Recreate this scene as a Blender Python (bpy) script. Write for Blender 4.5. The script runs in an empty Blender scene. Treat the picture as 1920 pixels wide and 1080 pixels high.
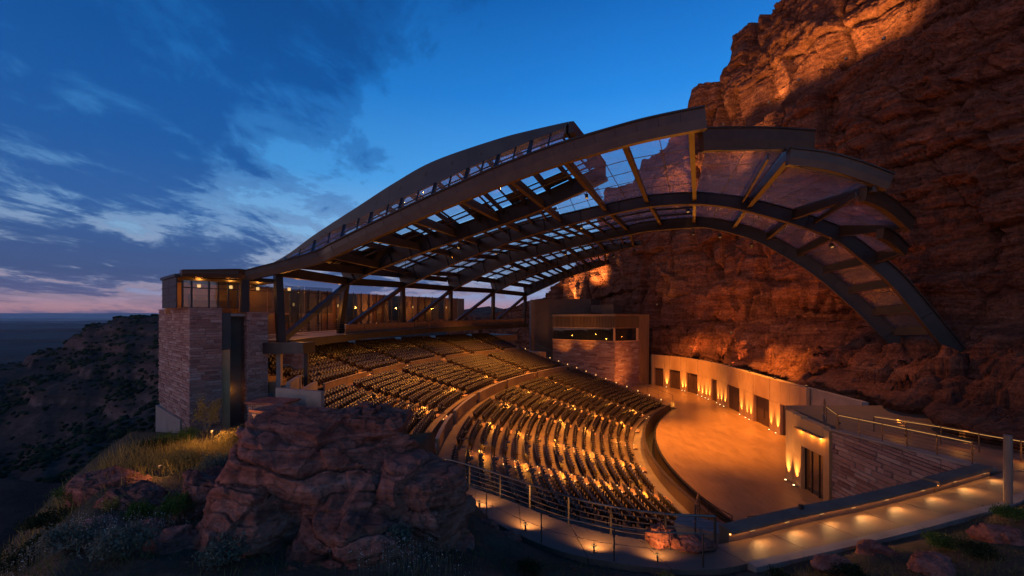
import bpy, math, random
import numpy as np
from mathutils import Vector

random.seed(7); rng = np.random.default_rng(7)
S = bpy.context.scene
R = math.radians
COL = S.collection

# ------------------------------------------------------------------ camera
F, HZ, H = 800.0, 598.0, 13.0
cam = bpy.data.cameras.new('camera'); camo = bpy.data.objects.new('camera', cam); COL.objects.link(camo)
camo.location = (0, 0, H); camo.rotation_euler = (R(90), 0, 0)
cam.sensor_width = 36; cam.lens = F / 1920 * 36; cam.shift_y = (HZ - 540) / 1920
cam.clip_start = 0.1; cam.clip_end = 60000
S.camera = camo

# ------------------------------------------------------------------ render settings
S.render.engine = 'CYCLES'
c = S.cycles
c.use_denoising = True
try: c.denoiser = 'OPENIMAGEDENOISE'; c.denoising_prefilter = 'ACCURATE'
except Exception: pass
c.max_bounces = 5; c.diffuse_bounces = 3; c.glossy_bounces = 3; c.transmission_bounces = 4; c.transparent_max_bounces = 24
c.sample_clamp_indirect = 4.0; c.sample_clamp_direct = 0; c.caustics_reflective = False; c.caustics_refractive = False
c.use_light_tree = True
S.view_settings.view_transform = 'Standard'; S.view_settings.look = 'None'; S.view_settings.gamma = 1
S.view_settings.use_curve_mapping = False; S.view_settings.exposure = 0.0

# ------------------------------------------------------------------ world: dusk sky
W = bpy.data.worlds.new('World'); S.world = W; W.use_nodes = True
nt = W.node_tree; nt.nodes.clear()
def wn(t, **k):
    n = nt.nodes.new(t)
    for a, b in k.items(): setattr(n, a, b)
    return n
def wl(a, b): nt.links.new(a, b)
def wmath(op, a, b=None, c_=None, clamp=False):
    n = wn('ShaderNodeMath', operation=op, use_clamp=clamp)
    for i, v in enumerate((a, b, c_)):
        if v is None: continue
        if isinstance(v, (int, float)): n.inputs[i].default_value = v
        else: wl(v, n.inputs[i])
    return n.outputs[0]
def wmix(f, a, b):
    n = wn('ShaderNodeMix', data_type='RGBA')
    for i, v in ((0, f), (6, a), (7, b)):
        if isinstance(v, (int, float)): n.inputs[i].default_value = v
        elif isinstance(v, tuple): n.inputs[i].default_value = (*v, 1)
        else: wl(v, n.inputs[i])
    return n.outputs[2]
def wramp(f, stops, interp='LINEAR'):
    n = wn('ShaderNodeValToRGB'); n.color_ramp.interpolation = interp
    el = n.color_ramp.elements
    while len(el) > 1: el.remove(el[-1])
    el[0].position = stops[0][0]; el[0].color = (*stops[0][1], 1)
    for p, col in stops[1:]:
        e = el.new(p); e.color = (*col, 1)
    wl(f, n.inputs[0]); return n.outputs[0]
def g3(v): return (v, v, v)
tc = wn('ShaderNodeTexCoord'); sep = wn('ShaderNodeSeparateXYZ'); wl(tc.outputs['Generated'], sep.inputs[0])
dx, dy, dz = sep.outputs
SUN_EL, SUN_AZ = R(3.0), R(-62)          # low afterglow to the left of the view
skyt = wn('ShaderNodeTexSky', sky_type='NISHITA'); skyt.sun_disc = False
skyt.sun_elevation = R(-3.5); skyt.sun_rotation = SUN_AZ; skyt.altitude = 1800
el = wmath('MAXIMUM', dz, 0.0)
base = wramp(el, [(0.0, (.62, .26, .22)), (.012, (1.05, .45, .32)), (.028, (.60, .34, .38)), (.05, (.33, .36, .57)), (.10, (.40, .55, .80)), (.18, (.27, .56, .92)),
                  (.30, (.075, .38, .88)), (.46, (.016, .22, .69)), (.62, (.003, .105, .42)), (1.0, (.002, .04, .2))])
# darker towards the left (away from the brightest patch of clear sky)
azi = wmath('ARCTAN2', dx, dy)
azf = wn('ShaderNodeMapRange'); wl(azi, azf.inputs[0]); azf.inputs[1].default_value = -1.1; azf.inputs[2].default_value = 0.25
azf.inputs[3].default_value = .50; azf.inputs[4].default_value = 1.0
warm = wramp(el, [(0, g3(1)), (.12, g3(0))])
vm = wn('ShaderNodeVectorMath', operation='SCALE'); wl(base, vm.inputs[0]); wl(azf.outputs[0], vm.inputs['Scale'])
base = wmix(warm, vm.outputs[0], base)
# clouds on a flat layer overhead
inv = wmath('DIVIDE', 1.0, wmath('ADD', wmath('MAXIMUM', dz, 0.0), 0.13))
px_ = wmath('MULTIPLY', dx, inv); py_ = wmath('MULTIPLY', dy, inv)
cmb = wn('ShaderNodeCombineXYZ'); wl(px_, cmb.inputs[0]); wl(py_, cmb.inputs[1])
def cloud(scale, sx, sy, rot, seed, detail=9, rough=.6, dist=.35):
    mp = wn('ShaderNodeMapping'); wl(cmb.outputs[0], mp.inputs[0])
    mp.inputs['Location'].default_value = (seed, seed * .7, seed); mp.inputs['Rotation'].default_value = (0, 0, rot)
    mp.inputs['Scale'].default_value = (sx, sy, 1)
    n = wn('ShaderNodeTexNoise', noise_dimensions='3D'); wl(mp.outputs[0], n.inputs['Vector'])
    n.inputs['Scale'].default_value = scale; n.inputs['Detail'].default_value = detail; n.inputs['Roughness'].default_value = rough
    n.inputs['Distortion'].default_value = dist
    return n.outputs[0]
n1 = cloud(.95, 1.0, .8, R(28), 3.1); n2 = cloud(3.0, 1.0, .55, R(24), 8.4, rough=.68, detail=12)
cl = wmath('ADD', wmath('MULTIPLY', n1, .58), wmath('MULTIPLY', n2, .49))
# more cloud to the left and low, clear towards the right
azm = wn('ShaderNodeMapRange'); wl(azi, azm.inputs[0]); azm.inputs[1].default_value = -.75; azm.inputs[2].default_value = .35
azm.inputs[3].default_value = .06; azm.inputs[4].default_value = -.16
cl = wmath('ADD', cl, azm.outputs[0])
lowb = wramp(el, [(0, g3(.0)), (.035, g3(.03)), (.09, g3(.075)), (.17, g3(.03)), (.24, g3(0))])
gap = wramp(el, [(0, g3(.10)), (.03, g3(.07)), (.055, g3(0))]); cl = wmath('SUBTRACT', wmath('ADD', cl, lowb), gap)
cf = wramp(cl, [(.49, g3(0)), (.545, g3(.5)), (.63, g3(1))], 'EASE')
ccol = wramp(el, [(0, (.09, .055, .12)), (.03, (.075, .075, .18)), (.08, (.012, .040, .15)), (.2, (.008, .072, .28)), (.4, (.002, .070, .29)), (.7, (.001, .040, .18)), (1, (.002, .03, .12))])
# lit rims of the low clouds
rim = wramp(cl, [(.505, g3(0)), (.545, g3(1)), (.60, g3(0))], 'EASE')
rimcol = wramp(el, [(0, (.42, .22, .2)), (.06, (.52, .34, .36)), (.12, (.45, .5, .62)), (.22, (.25, .42, .68)), (.35, (.06, .25, .6)), (1, (.02, .1, .3))])
skyc = wmix(wmath('MULTIPLY', cf, .88), base, ccol)
rimf = wramp(el, [(0, g3(.5)), (.12, g3(.42)), (.25, g3(.1)), (.4, g3(0))])
skyc = wmix(wmath('MULTIPLY', rim, rimf), skyc, rimcol)
bg = wn('ShaderNodeBackground'); wl(skyc, bg.inputs[0]); bg.inputs[1].default_value = 1.12
bg2 = wn('ShaderNodeBackground'); wl(skyt.outputs[0], bg2.inputs[0]); bg2.inputs[1].default_value = .02
ad = wn('ShaderNodeAddShader'); wl(bg.outputs[0], ad.inputs[0]); wl(bg2.outputs[0], ad.inputs[1])
out = wn('ShaderNodeOutputWorld'); wl(ad.outputs[0], out.inputs[0])

# ------------------------------------------------------------------ the afterglow as a weak, very soft sun
sun = bpy.data.lights.new('sun', 'SUN'); suno = bpy.data.objects.new('sun', sun); COL.objects.link(suno)
sun.energy = .5; sun.angle = R(35); sun.color = (1.0, .76, .84)
suno.rotation_euler = Vector((.80, .52, -.26)).to_track_quat('-Z', 'Y').to_euler()

# ------------------------------------------------------------------ pixel helpers (photo pixel -> point in the place)
def at(x, y, Y): return np.array([(x - 960) / F * Y, Y, H - (y - HZ) / F * Y])
def onz(x, y, z):
    Y = F * (H - z) / (y - HZ); return np.array([(x - 960) / F * Y, Y, z])
def online(x, y, a, b):                      # on the vertical plane Y = a + b*X
    u = (x - 960) / F; Y = a / (1 - b * u); return np.array([u * Y, Y, H - (y - HZ) / F * Y])
CX, CY = 58.4, 33.75
def pol(r, th, z=0.0):
    t = R(th); return np.array([CX - r * math.cos(t), CY + r * math.sin(t), z])

# ------------------------------------------------------------------ noise
def _h(ix, iy, iz, s):
    h = (ix.astype(np.int64) * 374761393 + iy.astype(np.int64) * 668265263 + iz.astype(np.int64) * 2147483647 + s * 974634777) & 0xffffffff
    h = ((h ^ (h >> 13)) * 1274126177) & 0xffffffff
    h = ((h ^ (h >> 16)) * 2246822519) & 0xffffffff
    return ((h ^ (h >> 15)) & 0xffffff) / float(0xffffff)
def vnoise(p, s=0):
    i = np.floor(p).astype(np.int64); f = p - i; f = f * f * f * (f * (f * 6 - 15) + 10)
    r = 0
    for a in (0, 1):
        wx = f[:, 0] if a else 1 - f[:, 0]
        for b in (0, 1):
            wy = f[:, 1] if b else 1 - f[:, 1]
            for c_ in (0, 1):
                wz = f[:, 2] if c_ else 1 - f[:, 2]
                r = r + wx * wy * wz * _h(i[:, 0] + a, i[:, 1] + b, i[:, 2] + c_, s)
    return r * 2 - 1
def fbm(p, o=4, s=0, g=.5):
    r = 0; a = 1; t = 0
    for k in range(o):
        r = r + a * vnoise(p * 2.03 ** k + 17.3 * k, s + k); t += a; a *= g
    return r / t
def worley(p, s=0):
    """cell noise: nearest and second distances, cell value, and a random tilted plane per cell (for flat facets)"""
    i = np.floor(p).astype(np.int64); n = len(p)
    f1 = np.full(n, 9.); f2 = np.full(n, 9.); cid = np.zeros(n); tl = np.zeros(n)
    for a in (-1, 0, 1):
        for b in (-1, 0, 1):
            for c_ in (-1, 0, 1):
                X, Y, Z = i[:, 0] + a, i[:, 1] + b, i[:, 2] + c_
                q = np.stack([X + _h(X, Y, Z, s), Y + _h(X, Y, Z, s + 1), Z + _h(X, Y, Z, s + 2)], 1) - p
                d = np.sqrt((q ** 2).sum(1)); k = _h(X, Y, Z, s + 3)
                t = q[:, 0] * (_h(X, Y, Z, s + 4) - .5) + q[:, 1] * (_h(X, Y, Z, s + 5) - .5) + q[:, 2] * (_h(X, Y, Z, s + 6) - .5)
                m = d < f1
                f2 = np.where(m, f1, np.minimum(f2, d)); cid = np.where(m, k, cid); tl = np.where(m, t, tl); f1 = np.where(m, d, f1)
    return f1, f2, cid, tl * 2

# ------------------------------------------------------------------ object helpers
def tag(o, label=None, cat=None, group=None, kind=None):
    if label: o['label'] = label
    if cat: o['category'] = cat
    if group: o['group'] = group
    if kind: o['kind'] = kind
    return o
def empty(name, loc=(0, 0, 0)):
    o = bpy.data.objects.new(name, None); COL.objects.link(o); o.location = loc; return o
def link(name, me, parent=None):
    o = bpy.data.objects.new(name, me); COL.objects.link(o)
    if parent is not None: o.parent = parent
    return o
def mesh(name, v, f, mat, smooth=False):
    me = bpy.data.meshes.new(name)
    v = np.asarray(v, dtype=np.float32)
    if isinstance(f, np.ndarray) and f.ndim == 2:
        n, k = f.shape
        me.vertices.add(len(v)); me.vertices.foreach_set('co', v.ravel())
        me.loops.add(n * k); me.loops.foreach_set('vertex_index', f.astype(np.int32).ravel())
        me.polygons.add(n); me.polygons.foreach_set('loop_start', np.arange(0, n * k, k, dtype=np.int32))
        me.polygons.foreach_set('loop_total', np.full(n, k, dtype=np.int32))
        me.update(calc_edges=True)
    else:
        me.from_pydata([tuple(map(float, q)) for q in v], [], [tuple(int(i) for i in q) for q in f]); me.update()
    if mat: me.materials.append(mat)
    if smooth: me.polygons.foreach_set('use_smooth', np.ones(len(me.polygons), dtype=bool))
    return me
class MB:
    def __init__(s): s.v = []; s.f = []
    def add(s, v, f):
        n = len(s.v); s.v += [tuple(map(float, q)) for q in v]; s.f += [tuple(i + n for i in q) for q in f]; return s
    def hexa(s, b, t):                           # bottom quad, top quad (same winding, counter-clockwise from above)
        return s.add(list(b) + list(t), [(3, 2, 1, 0), (4, 5, 6, 7), (0, 1, 5, 4), (1, 2, 6, 5), (2, 3, 7, 6), (3, 0, 4, 7)])
    def box(s, x0, x1, y0, y1, z0, z1):
        q = [(x0, y0), (x1, y0), (x1, y1), (x0, y1)]
        return s.hexa([(*p, z0) for p in q], [(*p, z1) for p in q])
    def obox(s, o, ex, ey, x0, x1, y0, y1, z0, z1):
        o = np.asarray(o, float); ex = np.asarray(ex, float); ey = np.asarray(ey, float)
        q = [o + ex * a + ey * b for a, b in ((x0, y0), (x1, y0), (x1, y1), (x0, y1))]
        return s.hexa([(p[0], p[1], o[2] + z0) for p in q], [(p[0], p[1], o[2] + z1) for p in q])
    def bar(s, a, b, w, h, up=(0, 0, 1)):
        a = np.asarray(a, float); b = np.asarray(b, float); t = b - a; t /= np.linalg.norm(t)
        n = np.cross(t, up)
        if np.linalg.norm(n) < 1e-3: n = np.cross(t, (1, 0, 0))
        n /= np.linalg.norm(n); u = np.cross(n, t)
        q = [n * i * w / 2 + u * j * h / 2 for i, j in ((-1, -1), (1, -1), (1, 1), (-1, 1))]
        return s.add([a + k for k in q] + [b + k for k in q], [(0, 1, 2, 3), (7, 6, 5, 4), (0, 4, 5, 1), (1, 5, 6, 2), (2, 6, 7, 3), (3, 7, 4, 0)])
    def sweep(s, P, N, U, sec, closed=False):      # sec: list of (n,u) offsets
        P = np.asarray(P, float); k = len(sec); m = len(P); v = []
        for i in range(m):
            for a, b in sec: v.append(P[i] + N[i] * a + U[i] * b)
        f = []
        for i in range(m - (0 if closed else 1)):
            j = (i + 1) % m
            for q in range(k):
                f.append((i * k + q, i * k + (q + 1) % k, j * k + (q + 1) % k, j * k + q))
        if not closed:
            f.append(tuple(range(k))[::-1]); f.append(tuple((m - 1) * k + q for q in range(k)))
        return s.add(v, f)
    def tube(s, P, r, n=6):
        P = np.asarray(P, float); T = np.gradient(P, axis=0); T /= np.linalg.norm(T, axis=1)[:, None]
        N = []; 
        for t in T:
            q = np.cross(t, (0, 0, 1)); 
            if np.linalg.norm(q) < 1e-3: q = np.cross(t, (1, 0, 0))
            N.append(q / np.linalg.norm(q))
        N = np.array(N); U = np.cross(N, T)
        rr = r if hasattr(r, '__len__') else [r] * len(P)
        v = []; f = []
        for i in range(len(P)):
            for k in range(n):
                a = 2 * math.pi * k / n; v.append(P[i] + (N[i] * math.cos(a) + U[i] * math.sin(a)) * rr[i])
        for i in range(len(P) - 1):
            for k in range(n): f.append((i * n + k, i * n + (k + 1) % n, (i + 1) * n + (k + 1) % n, (i + 1) * n + k))
        f.append(tuple(range(n))[::-1]); f.append(tuple((len(P) - 1) * n + k for k in range(n)))
        return s.add(v, f)
    def grid(s, A, B):                             # thin ruled quad strip between two polylines
        n = len(A); return s.add(list(A) + list(B), [(i, i + 1, n + i + 1, n + i) for i in range(n - 1)])
    def slab(s, quad, th, d=(0, 0, 1)):
        d = np.asarray(d, float) * th; b = [np.asarray(q, float) for q in quad]
        return s.hexa(b, [q + d for q in b])
    def build(s, name, mat, parent=None, smooth=False):
        return link(name, mesh(name, s.v, s.f, mat, smooth), parent)

# ------------------------------------------------------------------ materials
MATS = {}
def mat(name, fn):
    m = bpy.data.materials.new(name); m.use_nodes = True; m.node_tree.nodes.clear(); t = m.node_tree
    def N(ty, **k):
        n = t.nodes.new(ty)
        for a, b in k.items():
            if a in n.inputs.keys() if hasattr(n.inputs, 'keys') else False: n.inputs[a].default_value = b
            else: setattr(n, a, b)
        return n
    o = t.nodes.new('ShaderNodeOutputMaterial'); fn(N, lambda a, b: t.links.new(a, b), o); MATS[name] = m; return m
def noise(N, L, vec, scale, detail=6, rough=.6, dist=0.0):
    n = N('ShaderNodeTexNoise'); n.inputs['Scale'].default_value = scale; n.inputs['Detail'].default_value = detail
    n.inputs['Roughness'].default_value = rough; n.inputs['Distortion'].default_value = dist
    if vec is not None: L(vec, n.inputs['Vector'])
    return n.outputs[0]
def ramp(N, L, f, stops):
    n = N('ShaderNodeValToRGB'); e = n.color_ramp.elements
    while len(e) > 1: e.remove(e[-1])
    e[0].position = stops[0][0]; e[0].color = (*stops[0][1], 1)
    for p, col in stops[1:]: q = e.new(p); q.color = (*col, 1)
    L(f, n.inputs[0]); return n.outputs[0]
def mixc(N, L, f, a, b, blend='MIX'):
    n = N('ShaderNodeMix'); n.data_type = 'RGBA'; n.blend_type = blend
    for i, v in ((0, f), (6, a), (7, b)):
        if isinstance(v, (int, float)): n.inputs[i].default_value = v
        elif isinstance(v, tuple): n.inputs[i].default_value = (*v, 1)
        else: L(v, n.inputs[i])
    return n.outputs[2]
def wpos(N, L, scale=(1, 1, 1), rot=(0, 0, 0)):
    g = N('ShaderNodeNewGeometry'); m = N('ShaderNodeMapping'); L(g.outputs['Position'], m.inputs[0])
    m.inputs['Scale'].default_value = scale; m.inputs['Rotation'].default_value = rot; return m.outputs[0]
def pbsdf(N, L, o, colr, rough, bump=None, bstr=.3, bdist=.05, metal=0.0, spec=.5):
    p = N('ShaderNodeBsdfPrincipled')
    for k, v in (('Base Color', colr), ('Roughness', rough), ('Metallic', metal)):
        if isinstance(v, (int, float)): p.inputs[k].default_value = v
        elif isinstance(v, tuple): p.inputs[k].default_value = (*v, 1)
        else: L(v, p.inputs[k])
    p.inputs['Specular IOR Level'].default_value = spec
    if bump is not None:
        b = N('ShaderNodeBump'); b.inputs['Strength'].default_value = bstr; b.inputs['Distance'].default_value = bdist
        L(bump, b.inputs['Height']); L(b.outputs[0], p.inputs['Normal'])
    L(p.outputs[0], o.inputs[0]); return p
def simple(name, c0, c1, rough=.6, scale=3., metal=0., bstr=.15, spec=.5, stretch=(1, 1, 1)):
    def fn(N, L, o):
        v = wpos(N, L, stretch); n = noise(N, L, v, scale, 8, .65)
        col = ramp(N, L, n, [(.3, c0), (.7, c1)])
        rg = N('ShaderNodeMapRange'); L(noise(N, L, v, scale * 2.3, 5), rg.inputs[0]); rg.inputs[3].default_value = rough - .12; rg.inputs[4].default_value = rough + .15
        pbsdf(N, L, o, col, rg.outputs[0], noise(N, L, v, scale * 9, 6), bstr, .02, metal, spec)
    return mat(name, fn)
simple('steel', (.014, .013, .013), (.028, .025, .023), .42, .9, .2, .06, .35)
simple('steel_underlit', (.036, .023, .015), (.062, .040, .026), .42, 1.2, .2, .06, .35)  # browner than the plain steel: warm light from below put into the colour
simple('fascia', (.028, .033, .036), (.046, .052, .055), .42, .35, .3, .03, .4)
simple('bronze', (.20, .125, .065), (.30, .19, .10), .42, .8, .5, .05, stretch=(3, 3, .2))
simple('concrete', (.17, .135, .11), (.26, .215, .175), .75, .8, 0, .25)
simple('stair', (.10, .062, .036), (.20, .128, .075), .65, .9, 0, .25)
simple('brown_concrete', (.085, .055, .035), (.13, .085, .055), .7, .8, 0, .2)
simple('panel_stone', (.34, .185, .075), (.46, .26, .115), .55, .5, 0, .1)
simple('seat', (.012, .007, .005), (.024, .014, .009), .40, 6, 0, .1)
simple('seat_metal', (.022, .014, .009), (.04, .027, .018), .32, 6, .6, .1)
simple('dark', (.012, .011, .011), (.022, .02, .019), .6, 2)
simple('wood', (.055, .026, .014), (.10, .048, .024), .45, 2, 0, .15, stretch=(4, 4, .3))
simple('rail', (.11, .085, .065), (.17, .13, .10), .38, 4, .75, .05)
simple('post_wood', (.16, .095, .06), (.26, .16, .10), .65, 3, 0, .3, stretch=(5, 5, .4))
def stage_fn(N, L, o):
    v = wpos(N, L, (1, .35, 1), (0, 0, R(8))); n = noise(N, L, v, 1.1, 9, .7, .4)
    v2 = wpos(N, L, (5, .25, 1)); n2 = noise(N, L, v2, 2.2, 6, .7)
    col = ramp(N, L, n, [(.28, (.20, .115, .055)), (.5, (.33, .205, .10)), (.72, (.40, .26, .135))])
    col = mixc(N, L, .35, col, ramp(N, L, n2, [(.3, (.12, .07, .035)), (.7, (.4, .26, .14))]), 'MULTIPLY')
    col = mixc(N, L, .3, ramp(N, L, n2, [(.3, (.15, .085, .04)), (.7, (.36, .23, .12))]), ramp(N, L, n, [(.36, (.18, .075, .022)), (.5, (.36, .175, .055)), (.66, (.48, .255, .09))]))
    rg = N('ShaderNodeMapRange'); L(n, rg.inputs[0]); rg.inputs[3].default_value = .24; rg.inputs[4].default_value = .48
    pbsdf(N, L, o, col, rg.outputs[0], n2, .08, .01)
mat('stage_floor', stage_fn)
def paving_fn(N, L, o):
    v = wpos(N, L); n = noise(N, L, v, .7, 8, .7); n2 = noise(N, L, wpos(N, L, (.6, 9, 1), (0, 0, R(-22))), 3, 5, .7)
    col = mixc(N, L, .45, ramp(N, L, n, [(.3, (.10, .062, .040)), (.7, (.17, .108, .07))]), ramp(N, L, n2, [(.35, (.08, .05, .034)), (.65, (.18, .116, .075))]))
    pbsdf(N, L, o, col, .62, n2, .35, .02)
mat('paving', paving_fn)
def stone_fn(N, L, o):
    oi = N('ShaderNodeObjectInfo'); gi = N('ShaderNodeNewGeometry')
    a = N('ShaderNodeMath'); a.operation = 'ADD'; L(oi.outputs['Random'], a.inputs[0]); L(gi.outputs['Random Per Island'], a.inputs[1])
    fr = N('ShaderNodeMath'); fr.operation = 'FRACT'; L(a.outputs[0], fr.inputs[0])
    col = ramp(N, L, fr.outputs[0], [(0, (.20, .105, .085)), (.2, (.29, .165, .135)), (.45, (.36, .225, .185)), (.65, (.25, .125, .10)), (.82, (.42, .30, .25)), (1, (.31, .18, .14))])
    v = wpos(N, L, (1, 1, 2.2)); n = noise(N, L, v, 5, 9, .7)
    col = mixc(N, L, .6, col, ramp(N, L, n, [(.3, (.35, .33, .33)), (.7, (1.15, 1.1, 1.05))]), 'MULTIPLY')
    pbsdf(N, L, o, col, .85, n, .55, .06, 0, .25)
mat('ashlar', stone_fn)
def rock_mat(name, cols, strata=1.6, bd=.25, bs=.6, spec=.2, vs_=(.9, .9, 1.7), cw=1.0, warp=1.0, rs=.8):
    def fn(N, L, o):
        v = wpos(N, L); vs = wpos(N, L, (.16, .16, strata), (R(6), R(-4), 0))
        n = noise(N, L, v, .35, 10, .68); st = noise(N, L, vs, 1.0, 8, .7, .6); fi = noise(N, L, v, 3.2, 10, .72); rn = N('ShaderNodeTexNoise'); rn.noise_type = 'RIDGED_MULTIFRACTAL'; rn.inputs['Scale'].default_value = rs; rn.inputs['Detail'].default_value = 7; rn.inputs['Roughness'].default_value = .6; L(wpos(N, L, (1, 1, 1.8)), rn.inputs['Vector'])
        col = ramp(N, L, st, [(.28, cols[0]), (.45, cols[1]), (.58, cols[2]), (.72, cols[3])])
        col = mixc(N, L, .65, col, ramp(N, L, n, [(.3, (.5, .42, .4)), (.55, (.95, .9, .88)), (.75, (1.25, 1.2, 1.15))]), 'MULTIPLY')
        col = mixc(N, L, .85, col, ramp(N, L, fi, [(.34, (.38, .34, .33)), (.5, (.9, .88, .86)), (.64, (1.35, 1.3, 1.25))]), 'MULTIPLY')
        vo = N('ShaderNodeTexVoronoi'); vo.feature = 'DISTANCE_TO_EDGE'; vo.inputs['Scale'].default_value = .55
        wv = N('ShaderNodeVectorMath'); wv.operation = 'ADD'; nn = N('ShaderNodeTexNoise'); nn.inputs['Scale'].default_value = .8; nn.inputs['Detail'].default_value = 5
        L(wpos(N, L, vs_), nn.inputs['Vector']); sc_ = N('ShaderNodeVectorMath'); sc_.operation = 'SCALE'; sc_.inputs['Scale'].default_value = warp; L(nn.outputs[1], sc_.inputs[0]); L(sc_.outputs[0], wv.inputs[0]); L(wpos(N, L, vs_), wv.inputs[1]); L(wv.outputs[0], vo.inputs['Vector'])
        cr = N('ShaderNodeMapRange'); L(vo.outputs['Distance'], cr.inputs[0]); cr.inputs[2].default_value = .05; cr.inputs[4].default_value = cw
        h = N('ShaderNodeMath'); h.operation = 'MULTIPLY_ADD'; L(fi, h.inputs[0]); h.inputs[1].default_value = 1.3
        h2 = N('ShaderNodeMath'); h2.operation = 'MULTIPLY_ADD'; L(st, h2.inputs[0]); h2.inputs[1].default_value = 1.2; L(cr.outputs[0], h2.inputs[2])
        h3 = N('ShaderNodeMath'); h3.operation = 'MULTIPLY_ADD'; L(rn.outputs[0], h3.inputs[0]); h3.inputs[1].default_value = -.35; L(h2.outputs[0], h3.inputs[2])
        L(h3.outputs[0], h.inputs[2])
        pbsdf(N, L, o, col, .88, h.outputs[0], bs, bd, 0, spec)
    return mat(name, fn)
rock_mat('cliff', [(.07, .026, .017), (.145, .055, .033), (.22, .095, .058), (.30, .15, .10)], 1.3, .5, .9, vs_=(.8, .8, .22), cw=.35, warp=2.2)
rock_mat('boulder', [(.19, .062, .040), (.31, .112, .074), (.42, .17, .12), (.58, .30, .23)], 2.6, .14, .9, vs_=(.35, .35, .8), cw=.5, warp=1.6, rs=1.6)
def soil_fn(N, L, o):
    v = wpos(N, L); n = noise(N, L, v, .5, 9, .7); n2 = noise(N, L, v, 6, 8, .7)
    col = ramp(N, L, n, [(.3, (.055, .048, .028)), (.5, (.085, .062, .04)), (.7, (.16, .09, .06))])
    col = mixc(N, L, .6, col, ramp(N, L, n2, [(.3, (.4, .4, .38)), (.65, (1.2, 1.15, 1.1))]), 'MULTIPLY')
    pbsdf(N, L, o, col, .95, n2, .7, .12, 0, .1)
mat('soil', soil_fn)
def hill_fn(N, L, o):
    v = wpos(N, L); vs = wpos(N, L, (.02, .02, .35)); n = noise(N, L, v, .03, 9, .7); st = noise(N, L, vs, 1, 7, .7, .5); n2 = noise(N, L, v, .35, 8, .75)
    g = N('ShaderNodeNewGeometry'); sx = N('ShaderNodeSeparateXYZ'); L(g.outputs['Normal'], sx.inputs[0])
    soil = ramp(N, L, n, [(.3, (.032, .025, .018)), (.55, (.058, .040, .028)), (.72, (.095, .060, .042))])
    rock = ramp(N, L, st, [(.3, (.04, .024, .019)), (.5, (.09, .055, .043)), (.7, (.16, .11, .092))])
    fac = N('ShaderNodeMapRange'); L(sx.outputs[2], fac.inputs[0]); fac.inputs[1].default_value = .62; fac.inputs[2].default_value = .86; fac.inputs[3].default_value = 1; fac.inputs[4].default_value = 0
    col = mixc(N, L, fac.outputs[0], soil, rock)
    col = mixc(N, L, .75, col, ramp(N, L, n2, [(.35, (.35, .35, .36)), (.62, (1.15, 1.1, 1.1))]), 'MULTIPLY')
    pbsdf(N, L, o, col, .95, n2, .8, .8, 0, .1)
mat('hillside', hill_fn)
def plain_fn(N, L, o):
    v = wpos(N, L, (1, .35, 1)); n = noise(N, L, v, .0016, 8, .65, .5); vo = N('ShaderNodeTexVoronoi'); vo.inputs['Scale'].default_value = .0022; L(v, vo.inputs['Vector'])
    col = mixc(N, L, .45, ramp(N, L, n, [(.38, (.05, .055, .034)), (.5, (.12, .10, .065)), (.58, (.22, .145, .09))]), ramp(N, L, vo.outputs['Color'], [(.2, (.07, .06, .035)), (.8, (.42, .28, .18))]))
    pbsdf(N, L, o, col, 1.0, None, spec=.05)
mat('plain', plain_fn)
def leaf(name, a, b):
    def fn(N, L, o):
        g = N('ShaderNodeNewGeometry'); col = ramp(N, L, g.outputs['Random Per Island'], [(0, a), (1, b)])
        d = N('ShaderNodeBsdfDiffuse'); t = N('ShaderNodeBsdfTranslucent'); L(col, d.inputs[0]); L(col, t.inputs[0])
        m = N('ShaderNodeMixShader'); m.inputs[0].default_value = .3; L(d.outputs[0], m.inputs[1]); L(t.outputs[0], m.inputs[2]); L(m.outputs[0], o.inputs[0])
    return mat(name, fn)
leaf('leaf_green', (.035, .075, .018), (.10, .15, .035)); leaf('leaf_sage', (.085, .095, .065), (.17, .18, .13))
leaf('leaf_gold', (.20, .13, .035), (.42, .29, .085)); leaf('leaf_dark', (.018, .028, .012), (.045, .058, .026))
leaf('leaf_scrub', (.014, .024, .014), (.045, .06, .03)); leaf('flower', (.50, .46, .40), (.75, .70, .62)); leaf('grass', (.05, .07, .024), (.17, .16, .065))
simple('twig', (.10, .075, .05), (.2, .16, .11), .9, 8)
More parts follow.
